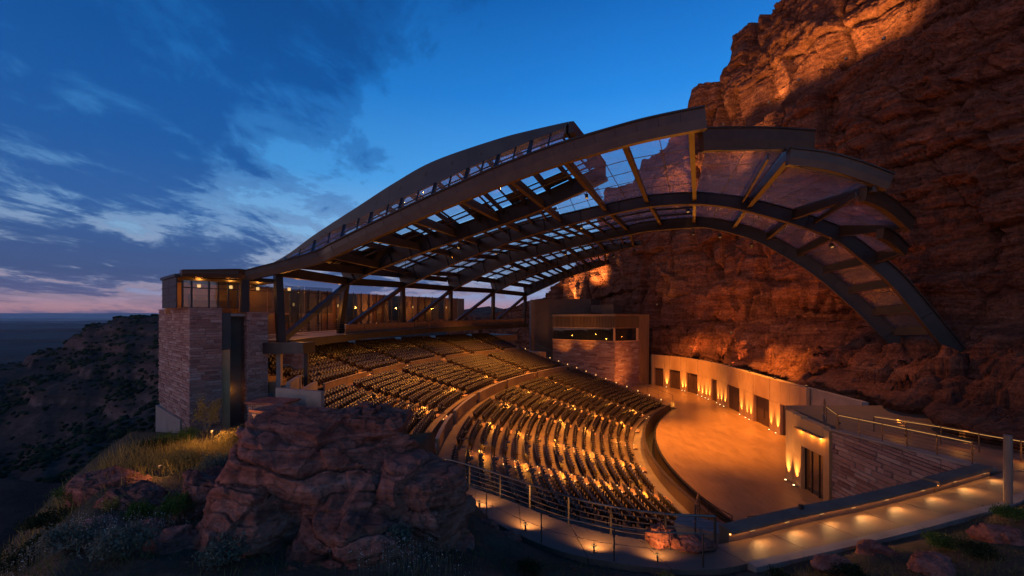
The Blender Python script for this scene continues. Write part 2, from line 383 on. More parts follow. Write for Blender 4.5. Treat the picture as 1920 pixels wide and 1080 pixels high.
def glass_fn(tint, gl, diff):
    def fn(N, L, o):
        tr = N('ShaderNodeBsdfTransparent'); tr.inputs[0].default_value = (*tint, 1)
        gs = N('ShaderNodeBsdfGlossy'); gs.inputs['Roughness'].default_value = .03; gs.inputs[0].default_value = (.9, .95, 1, 1)
        fr = N('ShaderNodeLayerWeight'); fr.inputs[0].default_value = .5
        pw_ = N('ShaderNodeMath'); pw_.operation = 'POWER'; L(fr.outputs['Facing'], pw_.inputs[0]); pw_.inputs[1].default_value = 4.0
        k = N('ShaderNodeMath'); k.operation = 'MULTIPLY_ADD'; L(pw_.outputs[0], k.inputs[0]); k.inputs[1].default_value = .8 * gl; k.inputs[2].default_value = .06
        m = N('ShaderNodeMixShader'); L(k.outputs[0], m.inputs[0]); L(tr.outputs[0], m.inputs[1]); L(gs.outputs[0], m.inputs[2])
        df = N('ShaderNodeBsdfDiffuse'); df.inputs[0].default_value = (.55, .5, .45, 1)
        tl = N('ShaderNodeBsdfTranslucent'); tl.inputs[0].default_value = (.62, .68, .78, 1)
        m1 = N('ShaderNodeMixShader'); m1.inputs[0].default_value = .68; L(df.outputs[0], m1.inputs[1]); L(tl.outputs[0], m1.inputs[2])
        nz = noise(N, L, wpos(N, L), .6, 7, .7); mr = N('ShaderNodeMapRange'); L(nz, mr.inputs[0]); mr.inputs[1].default_value = .3; mr.inputs[2].default_value = .75
        mr.inputs[3].default_value = diff * .5; mr.inputs[4].default_value = diff * 1.6
        m2 = N('ShaderNodeMixShader'); L(mr.outputs[0], m2.inputs[0]); L(m.outputs[0], m2.inputs[1]); L(m1.outputs[0], m2.inputs[2])
        L(m2.outputs[0], o.inputs[0])
    return fn
mat('roof_glass', glass_fn((.74, .80, .88), 1.0, .20)); mat('wall_glass', glass_fn((.70, .76, .78), 1.0, .02))
def emit(name, col, st, sample=True):
    def fn(N, L, o):
        e = N('ShaderNodeEmission'); e.inputs[0].default_value = (*col, 1); e.inputs[1].default_value = st; L(e.outputs[0], o.inputs[0])
    m = mat(name, fn)
    try: m.cycles.emission_sampling = 'AUTO' if sample else 'NONE'
    except Exception: pass
    return m
WARM = (1.0, .33, .035)
emit('rail_led', (1, .45, .12), .8, False); emit('added_kerb_glow', (1, .40, .08), 30, True); emit('lamp_dim', (1, .5, .16), .5, False); emit('lamp', (1, .62, .26), 9, False); emit('lamp_soft', (1, .50, .16), 2.2, False); emit('exit_green', (.35, 1, .35), 1.5, False)
M = MATS

# ------------------------------------------------------------------ lights helper
def lamp(kind, loc, power, target=None, size=.12, cone=70, blend=.6, color=WARM, parent=None):
    l = bpy.data.lights.new('lamp_light', kind); o = bpy.data.objects.new('lamp_light', l); COL.objects.link(o)
    l.energy = power; l.color = color
    if kind in ('POINT', 'SPOT'): l.shadow_soft_size = size
    if kind == 'SPOT': l.spot_size = R(cone); l.spot_blend = blend
    o.location = loc
    if target is not None: o.rotation_euler = (Vector(target) - Vector(loc)).to_track_quat('-Z', 'Y').to_euler()
    if parent is not None: o.parent = parent
    return o

# ------------------------------------------------------------------ stone walls
STONE = {}
def stone_mesh(k):
    if k not in STONE:
        r = random.Random(k); e = .05
        v = [(-.5, .0, -.5), (.5, .0, -.5), (.5, .0, .5), (-.5, .0, .5)]
        j = lambda: r.uniform(-.018, .018)
        mid = [(x * (1 - .02), -.72 + j(), z * (1 - .06)) for x, _, z in v]
        fr = [(x * (1 - .07) + j(), -1 + r.uniform(-.12, .12), z * (1 - .22) + j()) for x, _, z in v]
        vv = v + mid + fr
        f = [(0, 1, 5, 4), (1, 2, 6, 5), (2, 3, 7, 6), (3, 0, 4, 7), (4, 5, 9, 8), (5, 6, 10, 9), (6, 7, 11, 10), (7, 4, 8, 11), (8, 9, 10, 11)]
        STONE[k] = mesh('stone', vv, f, M['ashlar'])
    return STONE[k]
def stone_face(parent, o, d, length, z0, ztop, course, lmin, lmax, limit, seed, proud=.07, zbot=None):
    """ashlar courses on the vertical face through o along d; the outward normal is d turned clockwise; ztop/zbot may be functions of t"""
    r = random.Random(seed); d = np.asarray(d, float); n = np.array([d[1], -d[0]]); ang = math.atan2(d[1], d[0])
    zt = ztop if callable(ztop) else (lambda t: ztop); zb = zbot or (lambda t: z0)
    items = []; z = z0; zmax = max(zt(0), zt(length))
    while z < zmax - .04:
        h = course * r.choice((.7, .85, 1, 1, 1.15, 1.45)); t = -r.uniform(0, lmax * .6)
        while t < length:
            L = r.uniform(lmin, lmax); a = max(t, 0); b = min(t + L, length)
            if b - a > .06:
                tm = (a + b) / 2; top = min(z + h, zt(tm)); bot = max(z, zb(tm))
                if top - bot > .05: items.append((a, b, bot, top, proud * r.uniform(.45, 1.25)))
            t += L
        z += h
    items.sort(key=lambda q: -(q[1] - q[0]) * (q[3] - q[2]))
    j = MB()
    for i, (a, b, c0, c1, p) in enumerate(items):
        g = .012; cx = (a + b) / 2; cz = (c0 + c1) / 2; pos = np.asarray(o[:2]) + d * cx
        if i < limit:
            q = link('stone', stone_mesh(r.randrange(10)), parent)
            q.location = (pos[0], pos[1], cz); q.rotation_euler = (0, 0, ang); q.scale = (b - a - 2 * g, p, c1 - c0 - 2 * g)
        else:
            me = stone_mesh(r.randrange(10)); ca, sa = math.cos(ang), math.sin(ang); vv = []
            for v in me.vertices:
                x, y, zz = v.co.x * (b - a - 2 * g), v.co.y * p, v.co.z * (c1 - c0 - 2 * g)
                vv.append((pos[0] + ca * x - sa * y, pos[1] + sa * x + ca * y, cz + zz))
            j.add(vv, [tuple(pp.vertices) for pp in me.polygons])
    if j.v: tag(j.build('stonework', M['ashlar'], parent), kind='stuff')

# =================================================================== THE SETTING
def structure(o): o['kind'] = 'structure'; return o
def smooth_poly(P, n):
    P = np.asarray(P, float); t = np.r_[0, np.cumsum(np.linalg.norm(np.diff(P[:, :2], axis=0), axis=1))]
    out_ = []
    for q in np.linspace(0, t[-1], n):
        i = min(max(np.searchsorted(t, q) - 1, 0), len(P) - 2); f = (q - t[i]) / (t[i + 1] - t[i])
        p0, p1, p2, p3 = P[max(i - 1, 0)], P[i], P[i + 1], P[min(i + 2, len(P) - 1)]
        out_.append(.5 * ((2 * p1) + (p2 - p0) * f + (2 * p0 - 5 * p1 + 4 * p2 - p3) * f * f + (3 * p1 - p0 - 3 * p2 + p3) * f ** 3))
    return np.array(out_)
def gridfaces(nu, nv):
    a = np.arange(nu * nv).reshape(nu, nv)
    return np.stack([a[:-1, :-1], a[1:, :-1], a[1:, 1:], a[:-1, 1:]], -1).reshape(-1, 4)

# ---- far plain and mountains
g = MB(); g.box(-40000, 40000, 300, 52000, -131, -130); structure(g.build('ground', M['plain']))
def ridge(name, dist, x0, x1, h, seed, col, k_=1.0):
    n = 260; xs = np.linspace(x0, x1, n); rows = []
    pr = np.stack([xs / (3000. * max(k_, .12)), np.zeros(n) + seed, np.zeros(n)], 1); top = fbm(pr, 5, seed) * .5 + .5
    mesa = np.clip((top - .3) * 3, 0, 1) * .65 + top * .35
    V = []
    for k, (dy_, s_) in enumerate(((-2500, 0), (-1200, .35), (-350, .72), (-150, .98), (0, 1), (2500, 1), (5000, 0))):
        V.append(np.stack([xs, np.full(n, dist + dy_ * k_) + fbm(pr * 3 + k, 3, seed + 9) * 500 * k_, -131 + h * mesa * s_], 1))
    V = np.stack(V, 1).reshape(-1, 3)
    return structure(link(name, mesh(name, V, gridfaces(n, 7), col, True)))
ridge('mountains', 30000, -42000, 8000, 620, 5, M['plain']); ridge('distant_hills', 16000, -30000, 2000, 190, 12, M['plain'])

for d_, x0, x1, h_, sd in ((1500, -3200, -900, 34, 21), (2300, -5200, -1200, 46, 22), (3600, -8000, -1500, 60, 23), (6000, -12000, -1500, 85, 24), (9500, -18000, 0, 120, 25)):
    ridge('valley_hills', d_, x0, x1, h_, sd, M['hillside'], d_ / 16000.)
# ---- the canyon hillside beyond the tower
ug = np.array([-2.2, -1.6, -1.2, -1.08, -.98, -.9, -.8, -.66, -.5, -.2, .3])
yg = np.array([7, 16, 26, 34, 45, 62, 95, 140, 200, 270, 330, 370, 420, 520, 700, 1000.])
Tz = np.array([  # rows yg, columns ug
 [  1, 2, 2, 2, 2, 2, 1, -4, -10, -10, -10],
 [  3, 3.5, 3.5, 3.4, 3.4, 3.4, 2, -4, -10, -10, -10],
 [  6,  4,  3.4, 3.2,  3.2, 3.4, 4.4, 3.5, 2, 1, 1],
 [  1,  -1, -2, -2.2, -2.2, -2, -1.2, 0, 1, 1, 1],
 [ -5, -7, -8, -8.5, -8.5, -8, -7.5, -4, 0, 1, 1],
 [-13, -15, -16, -16, -15, -14, -13, -8, 0, 2, 2],
 [-28, -30, -30, -28, -25, -23, -20, -12, 0, 3, 3],
 [-46, -48, -44, -38, -33, -29, -24, -14, 0, 4, 4],
 [-66, -66, -56, -45, -37, -31, -22, -10, 2, 6, 6],
 [-70, -56, -38, -32, -28, -22, -10, 0, 6, 9, 9],
 [-80, -52, -24, -18, -8, 2, 8, 12, 14, 15, 15],
 [-90, -58, -25, -12, 8, 15, 18.5, 20, 20, 20, 20],
 [-114, -108, -80, -34, 4, 12, 15, 17, 17, 17, 17],
 [-124, -118, -100, -70, -30, -14, -2, 0, 0, 0, 0],
 [-131, -130, -124, -112, -90, -70, -60, -55, -50, -50, -50],
 [-134, -134, -133, -132, -131, -130, -128, -126, -124, -124, -124]], float)
Tz[:8, 8:] = -18; Tz[:6, 7] = -12; Tz[8, 8:] = -10
nu, nv = 440, 380
U, Yv = np.meshgrid(np.linspace(-2.2, .3, nu), 7 * (1000 / 7.) ** np.linspace(0, 1, nv), indexing='ij')
def interp2(u, y):
    i = np.clip(np.searchsorted(ug, u) - 1, 0, len(ug) - 2); j = np.clip(np.searchsorted(yg, y) - 1, 0, len(yg) - 2)
    fu = (u - ug[i]) / (ug[i + 1] - ug[i]); fy = (y - yg[j]) / (yg[j + 1] - yg[j]); fu = fu * fu * (3 - 2 * fu); fy = np.clip(fy, 0, 1)
    return (Tz[j, i] * (1 - fu) + Tz[j, i + 1] * fu) * (1 - fy) + (Tz[j + 1, i] * (1 - fu) + Tz[j + 1, i + 1] * fu) * fy
def hill_z(X, Y):
    u = X / Y; z = interp2(u.ravel(), Y.ravel()).reshape(u.shape)
    p = np.stack([X.ravel(), Y.ravel(), 0 * X.ravel()], 1)
    amp = np.clip((Y - 27) / 70, 0.04, 1)
    n1 = fbm(p / 70., 5, 31).reshape(u.shape); n2 = fbm(p / 16., 4, 37).reshape(u.shape)
    gully = np.abs(fbm(p * np.array([1 / 34., 1 / 90., 1]), 4, 41)).reshape(u.shape)
    z = z + (n1 * 9 - gully * 9 + n2 * 1.6 + 2.0) * amp
    # ledges: harder beds stand out as small cliffs
    for zb, st in ((-40, 8), (-27, 8), (-14, 8), (-2, 7), (9, 6)):
        w = n2 * 2.0; q = np.clip((z - zb - w) / st, 0, 1); q2 = np.where(q < .6, q * .35, np.where(q < .78, .21 + (q - .6) * 3.8, .894 + (q - .78) * .482))
        z = z + (q2 - q) * st * .9 * amp
    return z
Xv = U * Yv; Zv = hill_z(Xv, Yv)
structure(link('hillside', mesh('hillside', np.stack([Xv, Yv, Zv], -1).reshape(-1, 3), gridfaces(nu, nv), M['hillside'], True)))
HG = (Xv, Yv, Zv)

# ---- near ground: the slope between the camera and the paths, and the knoll on the left
FAR_EDGE = [(881, 913), (960, 941), (1060, 979), (1155, 1004), (1233, 1014), (1300, 1024), (1387, 1013), (1507, 982), (1630, 955), (1757, 922), (1857, 893)]
NEAR_EDGE = [(887, 963), (963, 998), (1029, 1026), (1092, 1044), (1155, 1055), (1246, 1066), (1344, 1067), (1400, 1057), (1547, 1025), (1667, 997), (1773, 970), (1880, 942), (1925, 922)]
ZP = 6.0
fe = [onz(x, y, ZP) for x, y in FAR_EDGE]; ne = [onz(x, y, ZP) for x, y in NEAR_EDGE]
fe = [np.array([-5.2, 20.3, ZP])] + fe + [np.array([24.3, 20.2, ZP]), np.array([30, 21.5, ZP])]
ne = [np.array([-5.4, 17.6, ZP])] + ne + [np.array([24.0, 18.0, ZP]), np.array([31, 19.5, ZP])]
nex = np.array([p[0] for p in ne]); ney = np.array([p[1] for p in ne])
def ground_z(X, Y):
    X = np.asarray(X, float); Y = np.asarray(Y, float)
    edge = np.interp(X, nex, ney)
    d = edge - Y
    zr = ZP - .16 + .24 * np.clip(d, -50, 50)                         # right: rises from the path to the camera
    zl = np.interp(Y, [0, 8, 12, 17.5, 24, 28, 33, 60], [9.3, 8.1, 7.5, 7.0, 6.5, 5.6, 3.5, -10])            # left knoll
    drop = np.clip(-X - (.80 * Y + 2.2), 0, None); zl = zl - drop * .55 - .05 * drop ** 2
    w = np.clip((X + 3.2) / 3.5, 0, 1); w = w * w * (3 - 2 * w)
    z = zl * (1 - w) + zr * w
    z = np.where((X > -4.5) & (d < 0.02), np.minimum(z, ZP - .25 + np.clip(d + .0, -9, 0) * 4), z)
    back = np.clip(Y - 24.5 - np.clip(-X - 12, 0, 9) * .75, 0, None); z = z - back * 1.0
    return z
nx, ny = 420, 300
Xg, Yg = np.meshgrid(np.linspace(-48, 34, nx), np.linspace(.5, 36, ny), indexing='ij')
Zg = ground_z(Xg, Yg)
pg = np.stack([Xg.ravel(), Yg.ravel(), 0 * Xg.ravel()], 1)
onpath = np.clip((np.interp(Xg, nex, ney) - Yg) / 1.2, 0, 1) * (Xg > -4) + (Xg <= -4)
Zg = Zg + (fbm(pg / 2.2, 5, 51) * .30 + fbm(pg / .5, 3, 52) * .06).reshape(Xg.shape) * onpath
structure(link('foreground_ground', mesh('foreground_ground', np.stack([Xg, Yg, Zg], -1).reshape(-1, 3), gridfaces(nx, ny), M['soil'], True)))
def gz(x, y): return float(ground_z(np.array([x]), np.array([y]))[0])

# ---- floor slab under the whole bowl
b = MB(); b.box(-24, 60, 14, 140, -4, -3); structure(b.build('bowl_subsoil', M['soil']))

# ---- paved path in slabs
path = empty('path'); structure(path)
def along(P, n):
    P = np.asarray(P); t = np.r_[0, np.cumsum(np.linalg.norm(np.diff(P, axis=0), axis=1))]; q = np.linspace(0, t[-1], n)
    return np.stack([np.interp(q, t, P[:, k]) for k in range(3)], 1)
SP = 5; NS = 17
A_ = along(smooth_poly(fe, 120), NS * SP + 1); B_ = along(smooth_poly(ne, 120), NS * SP + 1)
for i in range(NS):
    m = MB(); g0 = .012
    for k in range(SP):
        a = i * SP + k; f0 = A_[a].copy(); f1 = A_[a + 1].copy(); n0 = B_[a].copy(); n1_ = B_[a + 1].copy()
        if k == 0: f0 += (f1 - f0) * .03; n0 += (n1_ - n0) * .03
        if k == SP - 1: f1 -= (f1 - f0) * .03; n1_ -= (n1_ - n0) * .03
        dn = np.array([0, 0, .6])
        m.hexa([n0 - dn, n1_ - dn, f1 - dn, f0 - dn], [n0, n1_, f1, f0])
    m.build('paving_slab', M['paving'], path)
jb = MB(); jb.grid(B_ - np.array([0, 0, .03]), A_ - np.array([0, 0, .03])); jb.build('joint_bed', M['dark'], path)
# retaining wall under the path edge towards the seats
rw = MB(); q = A_[:60]; rw.grid(q - np.array([0, -.02, 8.5]), q - np.array([0, -.02, .02]))
structure(rw.build('path_retaining_wall', M['concrete']))
# pale stone edging along the outer side of the right-hand path
ed = MB(); q = B_[int(NS * SP * .36):]
T = np.gradient(q, axis=0); T /= np.linalg.norm(T, axis=1)[:, None]; Nn = np.stack([T[:, 1], -T[:, 0], 0 * T[:, 0]], 1); Uu = np.tile([0, 0, 1.], (len(q), 1))
ed.sweep(q + Nn * .16, Nn, Uu, [(-.15, -.4), (.15, -.4), (.15, .06), (-.15, .06)])
tag(ed.build('path_edging', M['concrete']), 'low rough concrete edging along the grass side of the lit path', 'edging')

# ---- kerb wall between the path and the drop to the stage
kw = empty('kerb_wall'); tag(kw, 'low pale concrete seat wall along the lit path above the stage', 'wall')
kp = [np.array(onz(x, y, ZP)) for x, y in ((1368, 1017), (1387, 1013), (1507, 982), (1630, 955), (1753, 923))]
kp2 = [np.array(onz(x, y, ZP)) for x, y in ((1756, 922), (1790, 912), (1857, 893))]
for P, hh in ((kp, (.36, .36)), (kp2, (.36, .42))):
    P = along(smooth_poly(P, 40), 24); T = np.gradient(P, axis=0); T /= np.linalg.norm(T, axis=1)[:, None]
    Nn = np.stack([T[:, 1], -T[:, 0], 0 * T[:, 0]], 1); Uu = np.tile([0, 0, 1.], (24, 1))
    m = MB(); m.sweep(P - Nn * .22, Nn, Uu, [(-.2, -.6), (.2, -.6), (.2, hh[0] - .09), (-.2, hh[0] - .09)]); m.build('wall_body', M['stair'], kw)
    m = MB(); m.sweep(P - Nn * .22, Nn, Uu, [(-.23, hh[0] - .088), (.31, hh[0] - .088), (.31, hh[1]), (.28, hh[1] + .02), (-.2, hh[1] + .02), (-.23, hh[1])]); m.build('coping', M['stair'], kw)

kled = MB(); P = along(smooth_poly(kp + kp2[1:], 60), 40); kled.tube(P + np.array([.0, -.015, .255]), .009, 4); kl = kled.build('light_strip', M['added_kerb_glow'], kw)  # glowing strip added under the coping to light the kerb face
# ---- the cliff
low = [(50, -14), (40, 4), (31.5, 14), (28.8, 22), (30, 29), (32.0, 36), (33.3, 44), (33, 52), (33.6, 62), (33.8, 72), (31.6, 82), (28.2, 91), (20, 104), (10, 119), (-6, 137), (-24, 150)]
high = [(66, -14), (58, 6), (53, 18), (50, 27), (48.5, 34), (47.2, 41), (45.3, 48), (42.3, 56), (39, 65), (36.2, 74), (33.2, 82), (28.8, 92), (20, 105), (10, 120), (-6, 138), (-24, 151)]
topz = [82, 82, 82, 80, 78, 76, 75, 74, 72, 69, 63, 52, 39, 24, 17, 12]
ns, nz = 1000, 520
t_ = np.linspace(0, 1, ns)
LH = smooth_poly([(l[0], l[1], h[0], h[1], z) for l, h, z in zip(low, high, topz)], ns * 3)
wt = np.r_[0, np.cumsum(np.linalg.norm(np.diff(LH[:, :2], axis=0), axis=1) * np.interp(LH[:-1, 1], [0, 15, 25, 90, 110], [.3, .8, 1.2, 1, .5]))]
LH = np.stack([np.interp(t_ * wt[-1], wt, LH[:, k]) for k in range(5)], 1)
lo, hi, tz = LH[:, :2], LH[:, 2:4], LH[:, 4]
sl = np.r_[0, np.cumsum(np.linalg.norm(np.diff(lo, axis=0), axis=1))]
tan = np.gradient(hi, axis=0); tan /= np.linalg.norm(tan, axis=1)[:, None]; nrm = np.stack([-tan[:, 1], tan[:, 0]], 1)   # towards the stage
zz = np.linspace(0, 1, nz) ** .92
pxh = 960 + F * hi[:, 0] / np.maximum(hi[:, 1], 8.); SKY = [(900, 590), (1027, 548), (1112, 455), (1135, 388), (1160, 305), (1205, 278), (1250, 256), (1260, 196), (1300, 172), (1310, 108), (1352, 72), (1385, 55), (1445, 12), (1500, -30), (1700, -120), (2200, -260)]
tz = np.where(hi[:, 1] > 22, H + (HZ - np.interp(pxh, [q[0] for q in SKY], [q[1] for q in SKY])) / F * (hi[:, 1] + 9), tz); tz = np.clip(tz, 10, 92)
SS = np.repeat(sl[:, None], nz, 1); TT = tz + 1.6 * fbm(np.stack([sl / 9, 0 * sl, 0 * sl + 3], 1), 4, 61) - 1.2 * np.abs(fbm(np.stack([sl / 3, 0 * sl, 0 * sl + 3], 1), 3, 62))
ZZ = -3 + (TT[:, None] + 3) * zz[None, :]
p3 = np.stack([SS.ravel(), ZZ.ravel(), 0 * SS.ravel()], 1)
warp = (fbm(p3 / 13., 4, 71) * 2.2).reshape(ns, nz); Zw = ZZ + warp
ledge = 8.7 + .5 * fbm(p3 / 8., 3, 72).reshape(ns, nz)
w = np.clip((ZZ - ledge + 2.4) / 6.5, 0, 1) ** .62
base = lo[:, None, :] * (1 - w[..., None]) + hi[:, None, :] * w[..., None]
off = np.zeros((ns, nz))
off += .9 * np.clip((ZZ - 5.0) / 1.6, 0, 1) * np.clip((ledge + 4 - ZZ) / 3, 0, 1)                       # bulge over the stage wall
off -= .022 * np.clip(ZZ - 9, 0, None)                                                          # batter
zl2 = 44.5 + 1.2 * fbm(p3 / 10., 3, 73).reshape(ns, nz)
yy = base[..., 1]; keep = np.clip((yy - 40) / 6, 0, 1)
off -= 5.0 * keep * np.clip((ZZ - zl2) / .8, 0, 1)                                              # upper ledge with the butte set back
off -= 2.0 * np.clip((ZZ - 30 - warp) / 1.2, 0, 1) * np.clip((46 - yy) / 8, 0, 1)
off += (fbm(p3 * np.array([1 / 16., 1 / 60., 1]), 4, 74) * 3.4).reshape(ns, nz) * np.clip(ZZ / 8, .15, 1)   # buttresses
ru = np.abs(fbm(p3 * np.array([1 / 7., 1 / 40., 1]), 4, 75)).reshape(ns, nz); off -= np.clip(.10 - ru, 0, 1) * 24 * np.clip((ZZ - 9) / 8, .1, 1)      # chimneys
def blocks(sx, zx, hgt, wid, seed):
    """jointed beds: every bed of rock is cut into blocks, each standing proud by its own amount (hard edges)"""
    k = np.floor(zx / hgt); sh = _h(k, 0 * k, 0 * k, seed); q = np.floor(sx / (wid * (.6 + .9 * sh)) + sh * 17.)
    a = _h(k, 0 * k, 0 * k, seed + 1) - .5; b_ = _h(k, q, 0 * k, seed + 2) - .5
    fz = zx / hgt - k; edge = np.minimum(fz, 1 - fz) * hgt
    return a * .9 + b_, edge
sw_ = SS + (fbm(p3 / 4., 4, 83) * 1.6).reshape(ns, nz) + (fbm(p3 / 18., 3, 79) * 5).reshape(ns, nz)
zw_ = Zw + (fbm(p3 * np.array([1 / 9., 1 / 5., 1]) + 40, 4, 84) * 1.5).reshape(ns, nz) + (fbm(p3 / 1.2 + 7, 3, 87) * .16).reshape(ns, nz)
dry = np.clip(.5 + 1.4 * fbm(p3 / 22. + 5, 3, 78), .25, 1.2).reshape(ns, nz)                          # some faces are smoother than others
for hgt, wid, amp, sd in ((9.0, 11., 2.4, 80), (3.1, 4.5, 1.15, 181), (1.15, 2.2, .55, 282), (.5, 1.1, .22, 383)):
    a_, ed_ = blocks(sw_ + zw_ * .06, zw_, hgt, wid, sd); off += a_ * amp * (dry if hgt < 4 else 1) - np.clip(.16 - ed_ / hgt ** .5, 0, 1) * amp * .9
pw = np.stack([sw_.ravel(), zw_.ravel(), 0 * SS.ravel()], 1)
f1, f2, cid, tl = worley(pw * np.array([1 / 4.4, 1 / 6.0, 1]), 85)
off += ((cid - .5) * .9 + tl * .9 - np.clip(.04 - (f2 - f1), 0, 1) * 14).reshape(ns, nz)
f1, f2, cid, tl = worley(pw * np.array([1 / 1.1, 1 / .8, 1]), 88)
off += (((cid - .5) * .22 + tl * .35).reshape(ns, nz)) * dry
off += (fbm(p3 / .9, 4, 91, .6) * .18).reshape(ns, nz)
off[:, -1] -= 22; off[:, -2] -= 9                                                                # roll back over the top
Pc = base + nrm[:, None, :] * off[..., None]
wx_ = np.interp(Pc[..., 1], [36, 41, 47, 53, 59, 66, 72, 77.5, 81, 86], [29.2, 29.6, 30, 30.5, 31.2, 31.8, 31.9, 31, 29.6, 26.5]); lowm = (ZZ < 6.4) & (Pc[..., 1] > 35) & (Pc[..., 1] < 88); Pc[..., 0] = np.where(lowm, np.maximum(Pc[..., 0], wx_ + .9), Pc[..., 0])
ZZ2 = ZZ + (fbm(p3 / 1.6 + 9, 3, 92) * .15).reshape(ns, nz); tm = np.clip(4 * w * (1 - w), 0, 1) * np.clip((ZZ - 5.5) / 1.0, 0, 1)
pt_ = np.stack([base[..., 0].ravel(), base[..., 1].ravel(), 0 * ZZ.ravel()], 1); f1, f2, cid, tl = worley(pt_ / 2.6 + fbm(pt_ / 2., 3, 95)[:, None] * .3, 96); f3, f4, cid2, tl2 = worley(pt_ / .9, 98)
ZZ2 = ZZ2 + tm * (np.clip(.7 - f1, 0, 1) * 2.2 + (cid - .5) * 1.6 + tl * .8 + (cid2 - .5) * .5 + tl2 * .3 + fbm(pt_ / 5., 4, 99) * 1.2).reshape(ns, nz)
ZZ2[:, -1] += 2.5; ZZ2[:, -2] += 1.2
cliff = link('cliff', mesh('cliff', np.concatenate([Pc, ZZ2[..., None]], -1).reshape(-1, 3), gridfaces(ns, nz)[:, ::-1], M['cliff'], False))
structure(cliff); cliff['label'] = 'towering red sandstone cliff with ledges behind the stage'
CLIFF = (Pc, ZZ2)

# =================================================================== SEATING BOWL
A_LOW = (-10.6, -2.1, 6.0, 14.4, 22.8, 32.0, 42.6); A_MID = (-4.5, 3.6, 12.3, 21.6, 30.8, 40.6); A_TOP = (1.2, 8.8, 15.6, 22.9, 29.0, 36.0, 40.6)
PITCH = .87
TIERS = []                                      # (section, row, r_front, z)
for i in range(18): TIERS.append(('low', i, 47.0 + PITCH * i, -.75 + .249 * (PITCH * i + 1.1)))
for i in range(10): TIERS.append(('mid', i, 64.55 + PITCH * i, 4.35 + .27 * PITCH * i))
for i in range(9): TIERS.append(('top', i, 74.7 + PITCH * i, 7.15 + .31 * PITCH * i))
SPAN = {'low': (-11.4, 43.2), 'mid': (-5, 41.2), 'top': (.4, 41.2)}
bowl = empty('seating_bowl'); tag(bowl, 'curved concrete seating bowl stepping down to the stage', 'grandstand')
def ring(m, r0, r1, z0, z1, a0, a1, n=56):
    th = np.linspace(a0, a1, n); P = np.array([pol((r0 + r1) / 2, t) for t in th]); Nn = np.array([pol(1, t) - np.array([CX, CY, 0]) for t in th])
    Uu = np.tile([0, 0, 1.], (n, 1)); h_ = (r1 - r0) / 2
    return m.sweep(P, Nn, Uu, [(-h_, z0), (-h_, z1), (h_, z1), (h_, z0)])
for sec, i, r0, z in TIERS:
    m = MB(); ring(m, r0, r0 + PITCH + .25, z - .9, z, *SPAN[sec]); m.build('tier', M['stair'], bowl)
m = MB(); ring(m, 45.95, 47.2, -1.6, -.75, -11.4, 43.2); m.build('front_walk', M['concrete'], bowl)
m = MB(); ring(m, 62.6, 63.62, 2.6, 3.62, -11.4, 43.2); m.build('cross_aisle', M['stair'], bowl)
m = MB(); ring(m, 73.2, 74.85, 5.6, 6.86, -4, 41.2); m.build('cross_aisle', M['stair'], bowl)
m = MB(); ring(m, 82.4, 92, 8.4, 9.6, 9, 46); m.build('rear_walk', M['stair'], bowl)
m = MB(); ring(m, 62, 82, -3, 2.5, -5, 45, 40); m.build('substructure', M['concrete'], bowl)
# parapet walls of the cross aisles, in lengths between the stair openings
def parapet(r, z0, z1, spans, th, matn, name='parapet', cap=None):
    for a0, a1 in spans:
        m = MB(); ring(m, r, r + th, z0, z1, a0, a1, 14); o = m.build(name, M[matn], bowl)
        if cap:
            m = MB(); ring(m, r - .03, r + th + .03, z1 + .002, z1 + .05, a0, a1, 14); m.build('coping', M[cap], o)
def spans(al, a0, a1, w):
    pts = [a0] + [x for x in al if a0 < x < a1] + [a1]; res = []
    for k in range(len(pts) - 1):
        lo_ = pts[k] + (w if k else 0); hi_ = pts[k + 1] - (w if k < len(pts) - 2 else 0)
        n = max(1, round((hi_ - lo_) / 4.2)); e = np.linspace(lo_, hi_, n + 1)
        res += [(e[q] + .01, e[q + 1] - .01) for q in range(n)]
    return res
parapet(63.62, 3.3, 4.72, spans(A_MID, -11.0, 42.6, .55), .2, 'stair', cap='concrete')
parapet(74.25, 6.3, 7.50, spans(A_TOP, -1.0, 40.8, .55), .15, 'stair', cap='concrete')
# front parapet and the pit before the stage
fp = empty('front_parapet'); tag(fp, 'curved bronze-clad parapet between the front row and the stage pit', 'parapet')
aa = np.linspace(-10.5, 40.5, 13)
for k in range(12):
    m = MB(); ring(m, 45.75, 45.95, -1.6, .22, aa[k] + .015, aa[k + 1] - .015, 8); m.build('panel', M['bronze'], fp)
m = MB(); ring(m, 45.70, 46.0, .222, .29, -10.5, 40.5, 64); m.build('handrail', M['rail'], fp)
pit = MB(); ring(pit, 44.5, 45.8, -2.2, -1.55, -10.5, 42, 56); structure(pit.build('pit_floor', M['dark']))

# ---- aisle steps with their lights
STEP = MB(); STEP.box(-.6, .6, -.22, .22, -.28, 0); STEPM = mesh('step', STEP.v, STEP.f, M['panel_stone'])
SL = MB(); SL.box(-.05, .05, -.16, -.10, 0.0, .07); SLM = mesh('step_light', SL.v, SL.f, M['lamp_soft'])
def step(r, th, z, lights=True):
    p = pol(r, th, z); o = link('step', STEPM, bowl); o.location = p; rz = math.pi / 2 - R(th); o.rotation_euler = (0, 0, -math.pi / 2 - R(th))
    if lights:
        for sx in (-1, 1):
            l = link('step_light', SLM, o); l.location = (sx * .62, .0, -.02)
for sec, al in (('low', A_LOW[1:-1]), ('mid', A_MID[1:-1]), ('top', A_TOP[1:-1])):
    rows = [t for t in TIERS if t[0] == sec]
    for a in al:
        for k, (_, i, r0, z) in enumerate(rows):
            dzr = (rows[k][3] - rows[k - 1][3]) if k else .2
            step(r0 - .22, a, z - dzr / 2, lights=(k % 2 == 0) or sec == 'low')

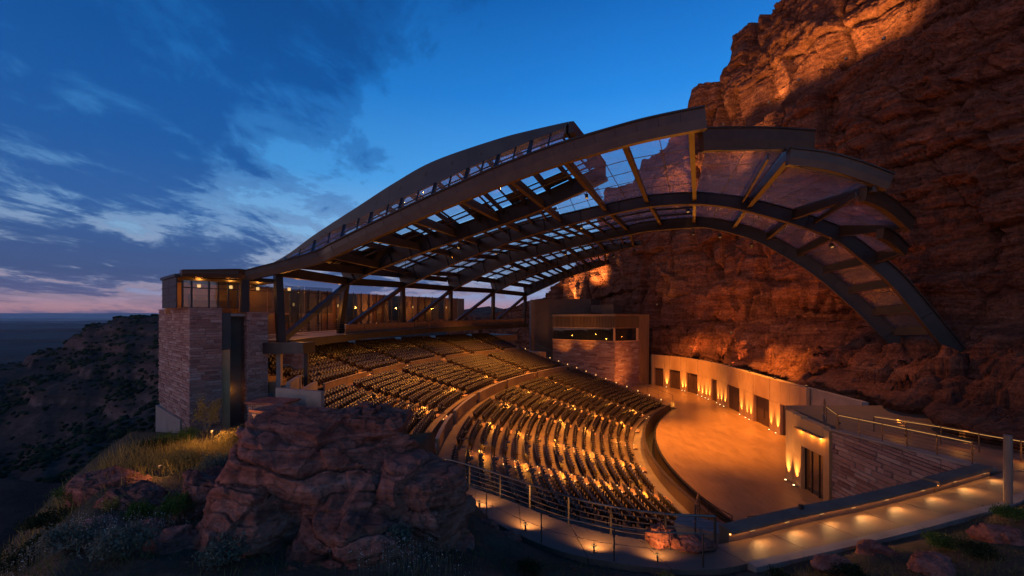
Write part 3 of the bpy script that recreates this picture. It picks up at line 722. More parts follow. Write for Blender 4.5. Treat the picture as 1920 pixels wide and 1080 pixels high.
# ---- seats
def seat_parts():
    fr = MB()
    for sx in (-.27, .27):
        fr.box(sx - .022, sx + .022, -.22, .10, .57, .62); fr.box(sx - .018, sx + .018, -.10, -.02, 0, .57)
    ba = MB(); ba.hexa([(-.245, -.20, .38), (.245, -.20, .38), (.245, -.15, .38), (-.245, -.15, .38)], [(-.235, -.33, .86), (.235, -.33, .86), (.235, -.28, .88), (-.235, -.28, .88)])
    pa = MB(); pa.hexa([(-.235, -.12, .36), (.235, -.12, .36), (.235, .02, .40), (-.235, .02, .40)], [(-.225, -.17, .70), (.225, -.17, .70), (.225, -.08, .74), (-.225, -.08, .74)])
    return fr, ba, pa
fr, ba, pa = seat_parts()
n8 = 8
arm = MB(); arm.add(fr.v[:16], fr.f[:12])
ARM = mesh('armrest', [(x + .27, y, z) for x, y, z in arm.v], arm.f, M['seat_metal']); BAM = mesh('backrest', ba.v, ba.f, M['seat']); PAM = mesh('seat_pan', pa.v, pa.f, M['seat'])
pd = MB(); pd.hexa([(-.235, -.14, .40), (.235, -.14, .40), (.225, .26, .43), (-.225, .26, .43)], [(-.235, -.14, .47), (.235, -.14, .47), (.225, .26, .50), (-.225, .26, .50)]); PDM = mesh('seat_pan', pd.v, pd.f, M['seat'])
cand = []
for sec, i, r0, z in TIERS:
    al = {'low': A_LOW, 'mid': A_MID, 'top': A_TOP}[sec]
    r = r0 + .52
    for b_ in range(len(al) - 1):
        half = math.degrees(.72 / r); a0, a1 = al[b_] + half, al[b_ + 1] - half
        n = int((R(a1 - a0) * r) / .56); st = (a1 - a0) / n
        for k in range(n):
            th = a0 + st * (k + .5); p = pol(r, th, z); u = p[0] / p[1]
            X = 960 + F * u; Yp = HZ + (H - z - .5) / p[1] * F
            vis = X < 1330 and Yp < 1010 - max(0, (1150 - X)) * .33 and not (X < 875 and Yp > 770) and X > 585
            cand.append((sec, i, b_, th, p, p[1] if vis else 999, k))
near = sorted(range(len(cand)), key=lambda q: cand[q][5] + (0 if cand[q][0] == 'low' else 40))[:300]; near = set(near)
ordn = ['front', 'second', 'third', 'fourth', 'fifth', 'sixth', 'seventh', 'eighth', 'ninth', 'tenth', 'eleventh', 'twelfth', 'thirteenth', 'fourteenth', 'fifteenth', 'sixteenth', 'seventeenth', 'eighteenth']
def ordk(k):
    w_ = ['first'] + ordn[1:] + ['nineteenth', 'twentieth']
    return w_[k]
blk = {0: 'block beside the walkway', 1: 'second block from the walkway', 2: 'third block from the walkway'}
jm = [MB(), MB()]
jv = {0: [], 1: []}; jf = {0: [], 1: []}; cnt = {0: 0, 1: 0}
fv = np.array(fr.v); ff = fr.f; bv = np.array(ba.v + pa.v); bv2 = np.array(ba.v + pd.v); bf = ba.f + [tuple(i + len(ba.v) for i in q) for q in pa.f]
for q, (sec, i, b_, th, p, d, pos) in enumerate(cand):
    rz = -math.pi / 2 - R(th)
    if q in near:
        o = empty('theatre_seat', p); o.rotation_euler = (0, 0, rz)
        tag(o, 'black folding seat, %s from the near aisle, %s row, %s' % (ordk(pos), ordn[i], blk.get(b_, 'lower block')), 'seat', 'folding seats near the railed walkway')
        link('backrest', BAM, o); link('seat_pan', PDM if random.random() < .05 else PAM, o)
        for sx in (-.27, .27): link('armrest', ARM, o).location = (sx, 0, 0)
    else:
        ca, sa = math.cos(rz), math.sin(rz); Rm = np.array([[ca, sa, 0], [-sa, ca, 0], [0, 0, 1]])
        for k, (v, f) in enumerate(((fv, ff), (bv2 if random.random() < .05 else bv, bf))):
            jv[k].append(v @ Rm + p); jf[k].append(np.array(f) + cnt[k]); cnt[k] += len(v)
V = np.concatenate(jv[0] + jv[1]); Fa = np.concatenate([np.concatenate(jf[0]), np.concatenate(jf[1]) + cnt[0]])
me = mesh('theatre_seating', V, Fa, M['seat_metal']); me.materials.append(M['seat'])
mi = np.zeros(len(Fa), dtype=np.int32); mi[len(np.concatenate(jf[0])):] = 1; me.polygons.foreach_set('material_index', mi)
tag(link('theatre_seating', me), 'thousands of black folding seats in curved rows across the bowl', 'seating', kind='stuff')

# =================================================================== STAGE
WALL = [(27.2, 84.5), (29.6, 81), (31.0, 77.5), (31.9, 72), (31.8, 66), (31.2, 59), (30.5, 53), (30.0, 47), (29.6, 41), (29.2, 36.2)]
st = [tuple(pol(44.6, t)[:2]) for t in np.linspace(-10.4, 39.5, 60)] + [(22.5, 66), (21.5, 71), (21.0, 77), (22.5, 82), (26.5, 85.5)] + [(x + .6, y) for x, y in WALL] + [(29.8, 34.9), (22.5, 34.9), (22.5, 26), (15, 25.4)]
m = MB(); n = len(st); m.add([(x, y, 0) for x, y in st] + [(x, y, -1.9) for x, y in st], [tuple(range(n)), tuple(range(2 * n - 1, n - 1, -1))] + [(i, n + i, n + (i + 1) % n, (i + 1) % n)[::-1] for i in range(n)])
stage = tag(m.build('stage_floor', M['stage_floor']), kind='structure')
sf = empty('stage_front'); tag(sf, 'curved bronze stage front with a dark metal lip facing the pit', 'stage front')
aa = np.linspace(-10.4, 39.5, 11)
for k in range(10):
    m = MB(); ring(m, 44.62, 44.70, -1.6, -.12, aa[k] + .02, aa[k + 1] - .02, 8); m.build('panel', M['bronze'], sf)
m = MB(); ring(m, 44.55, 44.76, -.118, .02, -10.4, 39.5, 64); m.build('lip', M['steel'], sf)

# ---- stage back wall with its doors
WH = 6.0
wp = np.array(WALL)
def wall_hit(x):
    u = (x - 960) / F
    for i in range(len(wp) - 1):
        a, b_ = wp[i], wp[i + 1]; fa, fb = a[0] - u * a[1], b_[0] - u * b_[1]
        if fa * fb <= 0:
            f = fa / (fa - fb); return a + (b_ - a) * f
    return wp[0] if u < wp[0][0] / wp[0][1] else wp[-1]
bw = empty('stage_back_wall'); tag(bw, 'pale panelled stage back wall with tall bronze doors below the cliff', 'wall')
joints = [1222.5, 1246.4, 1276.6, 1309, 1344.9, 1372.6, 1395.6, 1411.6, 1443.4, 1479.9, 1500.0, 1512.0]
doors = [(1227, 1243.5), (1255.5, 1275), (1287, 1307.5), (1334, 1343.6), (1363, 1386), (1413, 1442), (1463, 1476)]
br = sorted(set(joints + [q for d in doors for q in d]))
def vpanel(parent, name, a, b_, z0, z1, th, matn, back=0.0, gap=.012):
    a = np.asarray(a[:2], float); b_ = np.asarray(b_[:2], float); d = b_ - a; L_ = np.linalg.norm(d); d /= L_; nn = np.array([-d[1], d[0]])  # to the left of a->b
    m = MB(); m.obox((*a, 0), (*d, 0), (*nn, 0), gap, L_ - gap, back, back + th, z0, z1); return m.build(name, M[matn], parent)
for x0, x1 in zip(br[:-1], br[1:]):
    a, b_ = wall_hit(x0), wall_hit(x1)
    if np.linalg.norm(b_ - a) < .08: continue
    isd = any(d[0] <= (x0 + x1) / 2 <= d[1] for d in doors)
    if not isd:
        vpanel(bw, 'panel', a, b_, .002, 3.44, .35, 'panel_stone', 0, .03); vpanel(bw, 'panel', a, b_, 3.462, WH, .35, 'panel_stone', 0, .03)
    else:
        vpanel(bw, 'panel', a, b_, 3.462, WH, .35, 'panel_stone')
        dr = empty('door'); dr.parent = bw
        mid = (a + b_) / 2; k = 2 if np.linalg.norm(b_ - a) > 1.3 else 1
        for e0, e1 in ([(a, mid), (mid, b_)] if k == 2 else [(a, b_)]):
            vpanel(dr, 'leaf', e0, e1, .02, 3.44, .06, 'wood', .38, .02)
            dd = (e1 - e0) / np.linalg.norm(e1 - e0)
            hb = MB(); q = (mid if k == 2 else b_) + np.array([-dd[1], dd[0]]) * .36 + dd * (.12 if (e0 is mid) else -.12); hb.bar((*q, .8), (*q, 2.0), .035, .035); hb.build('handle', M['rail'], dr)
m = MB()
for i in range(len(wp) - 1):
    a, b_ = wp[i], wp[i + 1]; d = (b_ - a) / np.linalg.norm(b_ - a); nn = np.array([-d[1], d[0]]); m.obox((*a, 0), (*d, 0), (*nn, 0), 0, np.linalg.norm(b_ - a), .46, 1.0, -.5, WH - .05)
m.build('core', M['concrete'], bw)

# ---- wing block at the near end of the stage
wg = empty('wing_wall'); tag(wg, 'pale concrete stage wing with a glazed door and linear light at the near end of the stage', 'wall')
wa, wb = np.array([22.25, 34.7]), np.array([21.85, 29.4])
def wx(x):
    u = (x - 960) / F; fa, fb = wa[0] - u * wa[1], wb[0] - u * wb[1]; return wa + (wb - wa) * fa / (fa - fb)
zt_ = lambda p: 5.25 + (p[1] - 29.4) / 5.3 * .4
cuts = [(wa, wx(1487), 0), (wx(1487), wx(1502), 0), (wx(1502), wx(1543), 1), (wx(1543), wb, 0)]
for a, b_, isd in cuts:
    z1 = zt_((a + b_) / 2)
    if isd:
        vpanel(wg, 'panel', a, b_, 3.32, z1, .5, 'panel_stone')
        dr = empty('glazed_door'); dr.parent = wg
        vpanel(dr, 'pane', a, b_, .05, 3.3, .03, 'wall_glass', .33)
        for f in (0, .33, .66, 1):
            q = a + (b_ - a) * min(max(f, .015), .985) + np.array([.33, 0]); hb = MB(); hb.bar((*q, .02), (*q, 3.3), .07, .09); hb.build('mullion', M['steel'], dr)
    else:
        vpanel(wg, 'panel', a, b_, .002, 2.3, .5, 'panel_stone'); vpanel(wg, 'panel', a, b_, 2.312, z1, .5, 'panel_stone')
m = MB(); m.hexa([(22.9, 29.45, -.5), (26.5, 29.45, -.5), (29, 35.8, -.5), (23.0, 34.6, -.5)], [(22.9, 29.45, .02), (26.5, 29.45, .02), (29, 35.8, .02), (23.0, 34.6, .02)]); m.build('room_floor', M['stage_floor'], wg)
m = MB(); m.hexa([(22.42, 29.5, 4.9), (26.5, 29.45, 4.9), (29, 35.8, 5.3), (22.8, 34.62, 5.3)], [(22.42, 29.5, 5.1), (26.5, 29.45, 5.1), (29, 35.8, 5.5), (22.8, 34.62, 5.5)]); m.build('roof_slab', M['concrete'], wg)
vpanel(wg, 'room_wall', (26.5, 35.3), (26.3, 29.5), 0, 4.9, .2, 'panel_stone'); m = MB(); m.box(22.76, 29.4, 34.72, 35.0, 0, 5.45); m.build('side_wall', M['panel_stone'], wg)
vpanel(wg, 'end_wall', wb, (26.5, 29.4), .002, 5.2, .3, 'panel_stone', -.3 + .3)
[lamp('POINT', (wx(q_)[0] - .22, wx(q_)[1], 4.45), 30, size=.08) for q_ in (1502, 1522, 1540)]
a, b_ = wx(1495), wx(1543); m = MB(); m.bar((a[0] - .12, a[1], 4.62), (b_[0] - .12, b_[1], 4.62), .26, .10); m.build('linear_light', M['bronze'], wg)
m = MB(); m.bar((a[0] - .14, a[1], 4.556), (b_[0] - .14, b_[1], 4.556), .10, .02); m.build('diffuser', M['lamp'], wg)
lamp('POINT', (25, 32.5, 3.6), 90, size=.2)

# ---- stone retaining wall and the ramp above it
sw = empty('stone_retaining_wall'); tag(sw, 'dark ashlar retaining wall sloping under the ramp beside the stage wing', 'wall')
ra, rb = np.array([21.95, 29.3]), np.array([21.6, 19.6]); rd = (rb - ra) / np.linalg.norm(rb - ra); RL = np.linalg.norm(rb - ra)
m = MB(); m.obox((*ra, 0), (*rd, 0), (-rd[1], rd[0], 0), 0, RL, .10, .9, -1, 5.0); m.build('core', M['concrete'], sw)
stone_face(sw, ra + np.array([.1, 0]), rd, RL, -.2, lambda t: 5.28 + t / RL * .78, .27, .45, 1.9, 300, 3, .10)
rp = empty('ramp'); structure(rp)
m = MB(); m.hexa([(21.8, 19.6, 5.4), (29.5, 19.6, 5.4), (31, 29.4, 4.7), (22.0, 29.3, 4.7)], [(21.8, 19.6, 6.02), (29.5, 19.6, 6.02), (31, 29.4, 5.32), (22.0, 29.3, 5.32)]); m.build('ramp_slab', M['paving'], rp)
m = MB(); m.hexa([(23, 29.2, 4.7), (31, 29.2, 4.7), (33, 36, 4.7), (23, 36, 4.7)], [(23, 29.2, 5.3), (31, 29.2, 5.3), (33, 36, 5.7), (23, 36, 5.7)]); m.build('landing', M['paving'], rp)
cp = MB(); cp.hexa([(21.65, 19.6, 6.03), (22.25, 19.6, 6.03), (22.45, 29.3, 5.33), (21.85, 29.3, 5.33)], [(21.65, 19.6, 6.16), (22.25, 19.6, 6.16), (22.45, 29.3, 5.45), (21.85, 29.3, 5.45)]); cp.build('coping', M['concrete'], sw)

# ---- railings
def railing(name, P, hgt, nposts, bars, label, mid=.0, r=.022, verticals=0, led=False, post=.028, cat='railing'):
    P = along(P, 60); root = empty(name); tag(root, label, cat)
    up = np.array([0, 0, hgt]); m = MB(); m.tube(P + up, r * 1.25, 8); m.build('top_rail', M['rail'], root)
    for k in range(bars):
        z = hgt * (k + 1) / (bars + 1); m = MB(); m.tube(P + np.array([0, 0, z]), r * .45, 5); m.build('rail_wire', M['rail'], root)
    for i in np.linspace(0, 59, nposts).round().astype(int):
        m = MB(); m.bar(P[i] - np.array([0, 0, .05]), P[i] + up, post * 1.2, post * 2, up=(0, 1, 0)); m.build('post', M['rail'], root)
    if verticals:
        Q = along(P, verticals); m = MB()
        for q in Q: m.bar(q + np.array([0, 0, .08]), q + up, .012, .012, up=(0, 1, 0))
        tag(m.build('balusters', M['rail'], root), kind='stuff')
    if led:
        m = MB(); m.tube(P + up - np.array([0, 0, .045]), .014, 5); m.build('light_strip', M['rail_led'], root)
    return root
railing('railing', [p + np.array([.02, -.08, 0]) for p in A_[6:32:3]], .92, 8, 4, 'slim metal railing on the seat side of the curved walkway', r=.03, post=.04)
railing('railing', [p + np.array([0, .1, 0]) for p in B_[6:30:3]], .95, 5, 1, 'slim dark railing on the grass side of the curved walkway', r=.017)
railing('railing', [pol(44.9, -10.3, .0), (16.5, 26.0, 0), (19, 26.6, 0), (21.8, 27.6, 0)], 1.1, 5, 0, 'fine-barred railing across the near end of the stage', verticals=90)
railing('railing', [(6.4, 14.9, 5.5), (8.5, 19.5, 4.0), (11.5, 24.0, 1.4), (13.2, 25.6, .2)], 1.0, 6, 4, 'sloping stair railing from the walkway down to the stage pit')
railing('railing', [(22.1, 28.9, 5.42), (22.05, 25.5, 5.68), (22.0, 23.0, 5.86), (21.9, 20.3, 6.06)], 1.1, 6, 5, 'metal ramp railing with lit handrail on top of the stone wall', led=True)
railing('railing', [(24.6, 29.0, 5.35), (25.2, 25.5, 5.6), (25.3, 22.5, 5.8), (25.6, 19.7, 6.0), (27, 17.8, 6.0)], 1.05, 7, 5, 'metal railing with light strip on the cliff side of the ramp', led=True)
railing('railing', [(22.1, 29.0, 5.42), (23.0, 31.2, 5.5), (24.5, 33.5, 5.6)], 1.1, 3, 5, 'short railing turning behind the stage wing roof', led=True)
for x, y in ((24.9, 27.5), (25.2, 24.0), (25.3, 21.0), (25.9, 18.9)): lamp('POINT', (x - .1, y, 6.45), 22, size=.05)
P = at(1890, 945, 16.1); m = MB(); m.tube([(P[0], P[1], ZP - .4), (P[0], P[1], ZP + 1.2), (P[0], P[1], ZP + 2.62)], .125, 14)
tag(m.build('bollard_post', M['post_wood'], smooth=False), 'tall round timber post beside the lit path', 'post')
# stair steps from the walkway down to the pit
sr = empty('stairs'); tag(sr, 'dark concrete stair dropping from the walkway to the stage pit', 'stairs')
for k in range(22):
    f = k / 21; p = np.array([6.9, 15.4, 5.6]) * (1 - f) + np.array([14.0, 26.0, -.6]) * f
    m = MB(); m.obox((*p[:2], 0), (.83, -.55, 0), (.55, .83, 0), -.9, .9, -.45, .45, p[2] - .9, p[2]); m.build('step', M['concrete'], sr)

# =================================================================== STONE TOWERS AND PAVILION
E1 = np.array([.653, .757]); E2 = np.array([-.757, .653]); A0 = np.array([-22.7, 30.0])
def Fp(t, back=0.0): return A0 + E1 * t + E2 * back
def tx(x):
    u = (x - 960) / F; return (A0[0] - u * A0[1]) / (u * E1[1] - E1[0])
def fbox(parent, name, t0, t1, b0, b1, z0, z1, matn):
    m = MB(); m.obox((*A0, 0), (*E1, 0), (*E2, 0), t0, t1, b0, b1, z0, z1); return m.build(name, M[matn], parent)
ta = empty('stone_tower'); tag(ta, 'tall square tower of pale and red ashlar stone at the canyon rim', 'tower')
TW = tx(417); TD = 10.0
fbox(ta, 'core', .08, TW - .02, .08, TD, 1.5, 13.7, 'concrete'); fbox(ta, 'coping', .0, TW, .0, TD, 13.702, 13.80, 'ashlar')
stone_face(ta, Fp(0, .08), E1, TW, 3.6, 13.7, .17, .35, 1.15, 160, 11, .08)
stone_face(ta, Fp(.08, TD), -E2, TD, 3.6, 13.7, .19, .5, 1.7, 140, 12, .08, zbot=lambda t: 6.0 - 1.6 * t / TD)
fbox(ta, 'concrete_base', -.12, 0.3, 2.0, TD + .4, .5, 5.6, 'concrete')
tb = empty('stone_pier'); tag(tb, 'narrow ashlar stone pier beside the glass slot, under the steel column', 'pier')
T0, T1 = tx(463), tx(503)
fbox(tb, 'core', T0 + .08, T1, .08, 1.9, 1.5, 13.45, 'concrete'); fbox(tb, 'coping', T0, T1 + .03, 0, 1.95, 13.452, 13.53, 'ashlar')
stone_face(tb, Fp(T0, .08), E1, T1 - T0, 4.0, 13.45, .17, .3, .9, 150, 13, .08)
stone_face(tb, Fp(T0 + .08, 1.9), -E2, 1.9, 4.0, 13.45, .17, .3, .8, 110, 14, .08)
sl_ = empty('glass_slot'); tag(sl_, 'tall dim glass slot with a grey metal panel between tower and pier', 'window')
fbox(sl_, 'metal_panel', TW + .02, TW + .62, .30, .40, 10.7, 13.45, 'fascia'); fbox(sl_, 'lower_panel', TW + .05, TW + .62, .45, .55, 3.5, 10.68, 'panel_stone')
fbox(sl_, 'pane', TW + .64, T0, .55, .58, 3.5, 13.4, 'wall_glass'); fbox(sl_, 'back_wall', TW, T0, 1.3, 1.4, 3.0, 13.4, 'concrete')
lamp('POINT', (*Fp(TW + .75, .95), 7.5), 10, size=.1)

pv = empty('glass_pavilion'); tag(pv, 'glass walled pavilion with slim steel mullions on top of the stone tower', 'pavilion')
ZF, ZC = 13.80, 15.75
for x in (345, 362, 395, 412, 431, 449):
    t = tx(x); fbox(pv, 'mullion', t - .05, t + .05, .35, .47, ZF, ZC, 'steel')
xs = [345, 362, 395, 412, 431, 449, 505, 528, 575, 628]
for x0, x1 in zip(xs[:-1], xs[1:]):
    fbox(pv, 'pane', tx(x0) + .03, tx(x1) - .03, .40, .42, (ZF if x1 < 460 else 13.5), 15.2, 'wall_glass'); fbox(pv, 'transom_pane', tx(x0) + .03, tx(x1) - .03, .40, .42, 15.27, ZC, 'wall_glass')
fbox(pv, 'transom', tx(345), tx(640), .36, .46, 15.2, 15.265, 'steel'); fbox(pv, 'sill', tx(345), tx(449), .34, .48, ZF, ZF + .05, 'steel')
for b0, b1 in ((.5, 2.65), (2.7, 4.9)): fbox(pv, 'side_panel', tx(345) - .35, tx(345) - .27, b0, b1, ZF, 15.95, 'dark')
fbox(pv, 'side_fascia', tx(345) - .45, tx(345) - .2, .4, 5.0, 15.952, 16.15, 'steel')
for z_ in (14.3, 14.8, 15.3): fbox(pv, 'side_rail', tx(345) - .39, tx(345) - .352, .5, 4.9, z_, z_ + .05, 'steel')
fbox(pv, 'floor', .1, tx(503), .4, 6.0, 13.2, 13.42, 'concrete'); fbox(pv, 'back_wall', tx(345), 9, 5.8, 6.0, 13.4, 15.9, 'panel_stone')
fbox(pv, 'counter', 1.2, 3.8, 4.2, 4.9, 13.42, 14.5, 'wood'); fbox(pv, 'partition', 4.4, 7.4, 4.6, 4.8, 13.42, 15.7, 'ashlar')
fbox(pv, 'shelf', 1.2, 3.8, 5.3, 5.75, 13.42, 15.0, 'bronze')
fbox(pv, 'roof_slab', tx(345) - .1, 6.1, .5, 6, 15.95, 16.25, 'steel')
for t, bk, pw_ in ((1.4, 3.6, 50), (3.4, 3.0, 45), (5.5, 3.4, 40), (7.5, 2.0, 25)):
    m = MB(); p = Fp(t, bk); m.tube([(p[0], p[1], 15.45), (p[0], p[1], 15.7)], .12, 10); m.build('downlight', M['lamp_soft'], pv); lamp('POINT', (p[0], p[1], 15.3), pw_, size=.1)

# concourse deck: steel platform behind the top seats
dk = empty('concourse_deck'); tag(dk, 'long curved steel concourse deck with a bronze parapet behind the top seats', 'platform')
def ringz(m, r0, r1, z0f, z1f, a0, a1, n=30):
    th = np.linspace(a0, a1, n); v = []
    for t in th:
        for r_, zf in ((r0, z0f), (r0, z1f), (r1, z1f), (r1, z0f)): v.append(pol(r_, t, zf(t)))
    f = []
    for i in range(n - 1):
        for q in range(4): f.append((i * 4 + q, i * 4 + (q + 1) % 4, (i + 1) * 4 + (q + 1) % 4, (i + 1) * 4 + q))
    f += [(3, 2, 1, 0), tuple((n - 1) * 4 + q for q in range(4))]; return m.add(v, f)
zd = lambda t: 11.15 + (t - 3) / 40 * .85
m = MB(); ringz(m, 78.0, 81.0, lambda t: zd(t) - .35, zd, 2.4, 9, 8); m.build('deck_slab', M['concrete'], dk)
m = MB(); ringz(m, 78.0, 90, lambda t: zd(t) - .35, zd, 9.02, 45); m.build('deck_slab', M['concrete'], dk)
m = MB(); ringz(m, 77.7, 78.0, lambda t: zd(t) - .75, lambda t: zd(t) + .02, 2.4, 45); m.build('edge_beam', M['steel'], dk)
e = np.linspace(11, 45, 13)
for k in range(12):
    m = MB(); ringz(m, 78.9, 79.0, lambda t: zd(t), lambda t: zd(t) + .95, e[k] + .03, e[k + 1] - .03, 5); m.build('parapet_panel', M['bronze'], dk)
m = MB(); ringz(m, 78.8, 79.1, lambda t: zd(t) + .952, lambda t: zd(t) + 1.02, 11, 45); m.build('handrail', M['rail'], dk)
for k, zz_ in enumerate((.35, .62, .9, 1.15)):
    m = MB(); m.tube([pol(79.2, t, zd(t) + zz_) for t in np.linspace(2.6, 11, 8)], .025, 6); m.build('rail_wire', M['rail'], dk)
bwl = empty('concourse_rear_wall'); tag(bwl, 'warm lit glazed rear wall of the concourse behind the slanted struts', 'wall')
e = np.linspace(3.5, 37, 15)
for k in range(14):
    m = MB(); ringz(m, 87.0, 87.15, zd, lambda t: zd(t) + (5.3 if k % 3 else 1.1), e[k] + .05, e[k + 1] - .05, 4); m.build('panel', M['brown_concrete'] if k % 3 == 1 else M['wood'], bwl)
    if k % 3 == 0: m = MB(); ringz(m, 87.05, 87.08, lambda t: zd(t) + 1.12, lambda t: zd(t) + 5.3, e[k] + .05, e[k + 1] - .05, 4); m.build('pane', M['wall_glass'], bwl)
m = MB(); ringz(m, 89.6, 89.8, zd, lambda t: zd(t) + 5.4, 3.5, 40); m.build('interior_wall', M['panel_stone'], bwl)
for t in np.linspace(3.5, 37, 30):
    m = MB(); m.bar(pol(86.9, t, zd(t)), pol(86.9, t, zd(t) + 5.4), .12, .12, up=(0, 1, 0)); m.build('mullion', M['steel'], bwl)
for k, t in enumerate((6, 11, 16.5, 22, 28, 34)):
    p = pol(85.6, t, zd(t) + 3.2); m = MB(); m.tube([p, p + np.array([0, 0, .35])], .1, 8); m.build('wall_lamp', M['lamp_dim'], bwl); lamp('POINT', p + (pol(84.9, t) - pol(85.6, t)), 240, size=.15)
# deck end beam and the piers under it
db = empty('deck_end_beam'); tag(db, 'heavy dark steel box beam at the near end of the concourse deck', 'beam')
a, b_ = at(505, 652, 34.0), at(580, 652, 33.0); m = MB(); m.bar(a, b_, 1.3, .85); m.build('beam_body', M['steel'], db)
for x, y0, y1, Y, w_, mt in ((524, 662, 752, 34.3, .35, 'concrete'), (575, 662, 740, 33.8, .30, 'steel')):
    p = at(x, y0, Y); q = at(x, y1, Y); m = MB(); m.bar(p, (q[0], q[1], q[2] - 2), w_, w_, up=(0, 1, 0)); m.build('column', M[mt], db)
uw = empty('undercroft_wall'); tag(uw, 'rough red stone wall in shadow below the concourse deck', 'wall')
o_ = at(525, 700, 37.5); d_ = np.array([.93, .37]); m = MB(); m.obox((*o_[:2], 0), (*d_, 0), (-d_[1], d_[0], 0), 0, 2.0, .1, .5, 3, 10.7); m.build('core', M['concrete'], uw)
stone_face(uw, o_[:2], d_, 1.7, 4.0, 10.7, .22, .35, 1.1, 200, 21, .09)
lamp('POINT', (o_[0] + 1.2, o_[1] - 1.5, 8.5), 5, size=.1)
for i, (x0, y0, x1, y1, Y0, Y1, lab) in enumerate(((520, 722, 605, 742, 29, 27.5, 'concrete ramp wall beside the stone pier, longer of two'), (540, 718, 562, 705, 30, 34, 'short concrete upstand behind the ramp wall by the undercroft column'), (560, 735, 592, 716, 29.5, 34, 'concrete side wall leading from the ramp wall to the top seats'))):
    a, b_ = at(x0, y0, Y0), at(x1, y1, Y1); zt2 = (a[2] + b_[2]) / 2; m = MB(); m.bar((a[0], a[1], zt2 - 1.2), (b_[0], b_[1], zt2 - 1.2), .28, 2.5); tag(m.build('ramp_wall', M['concrete']), lab, 'wall')
for k, (pts, lab, sd) in enumerate((([(463, 758, 26), (524, 752, 25.5)], 'stepped stone planter wall with flat capstone against the pier', 31), ([(472, 772, 22), (590, 776, 20.5)], 'lower stone planter wall with flat capstone above the big boulder', 32))):
    a, b_ = [at(*q) for q in pts]; pw2 = empty('planter_wall'); tag(pw2, lab, 'wall'); d_ = (b_ - a)[:2]; L_ = np.linalg.norm(d_); d_ /= L_; zt3 = (a[2] + b_[2]) / 2
    m = MB(); m.obox((*a[:2], 0), (*d_, 0), (-d_[1], d_[0], 0), 0, L_, .1, 1.6, zt3 - 3.5, zt3 - .12); m.build('core', M['concrete'], pw2)
    m = MB(); m.obox((*a[:2], 0), (*d_, 0), (-d_[1], d_[0], 0), -.1, L_ + .1, -.08, 1.7, zt3 - .118, zt3); m.build('capstone', M['boulder'], pw2)
    stone_face(pw2, a[:2] + np.array([-d_[1], d_[0]]) * .1, d_, L_, zt3 - 2.6, zt3 - .12, .2, .25, .7, 80, sd, .07)

# lights hung under the deck edge
UL = empty('undercroft_lights'); tag(UL, 'string of small warm lamps under the edge of the concourse deck', 'lights')
for t in np.linspace(4.5, 40, 19):
    p = pol(79.0, t, zd(t) - .62); m = MB(); m.tube([p + np.array([0, 0, .1]), p, p - np.array([0, 0, .07])], [.03, .07, .05], 8); m.build('lamp_shade', M['lamp'], UL)
    lamp('POINT', p - np.array([0, 0, .2]), 15, size=.08)

# =================================================================== ROOF
PL = {'e0': (31.97, -.1407), 'a': (45.5, -.2), 'b': (56.6, -.391), 'c': (67.8, -.583), 'd': (81.2, -.813), 'e': (93.9, -1.03)}
RIB = {
 'e0': [(521, 519), (548, 512), (576, 502), (630, 480), (687, 454), (791, 409), (887, 370), (950, 345), (1050, 309), (1180, 272), (1250, 256), (1325, 242)],
 'a': [(650, 535), (710, 506), (802, 471), (906, 435), (1006, 398), (1091, 361), (1140, 338)],
 'b': [(755, 540), (850, 496), (924, 467), (998, 441), (1072, 421), (1140, 404), (1217, 389), (1294, 384), (1345, 387), (1392, 395), (1473, 417), (1559, 448), (1617, 491), (1664, 530), (1707, 580), (1740, 621), (1765, 652), (1787, 684)],
 'c': [(845, 546), (943, 499), (1036, 473), (1110, 456), (1180, 441), (1217, 434), (1294, 428), (1333, 429), (1411, 450), (1473, 483), (1528, 518), (1598, 578), (1640, 620), (1680, 657), (1714, 686)],
 'd': [(925, 550), (980, 523), (1036, 502), (1110, 482), (1180, 465), (1203, 460)],
 'e': [(985, 556), (1060, 522), (1100, 508), (1143, 494)]}
CUR = {}
for k, pts in RIB.items():
    P = np.array([online(x, y, *PL[k]) for x, y in pts]); CUR[k] = smooth_poly(P, 120)
CURX = {k: 960 + F * P[:, 0] / P[:, 1] for k, P in CUR.items()}
def rpt(k, x):
    P = CUR[k]; X = CURX[k]; return np.array([np.interp(x, X, P[:, i]) for i in range(3)])
def frames(P):
    T = np.gradient(P, axis=0); T /= np.linalg.norm(T, axis=1)[:, None]; Nn = np.cross(T, (0, 0, 1)); Nn /= np.linalg.norm(Nn, axis=1)[:, None]; return T, Nn, np.cross(Nn, T)
roof = empty('canopy_roof'); tag(roof, 'sweeping steel and glass canopy roof arching over the seats and stage', 'roof')
DEPTH = {'e0': (1.0, 1.45), 'a': (2.4, 1.6), 'b': (2.6, 1.4), 'c': (2.6, 1.35), 'd': (2.4, 1.4), 'e': (2.3, 1.4)}
TOP = {}
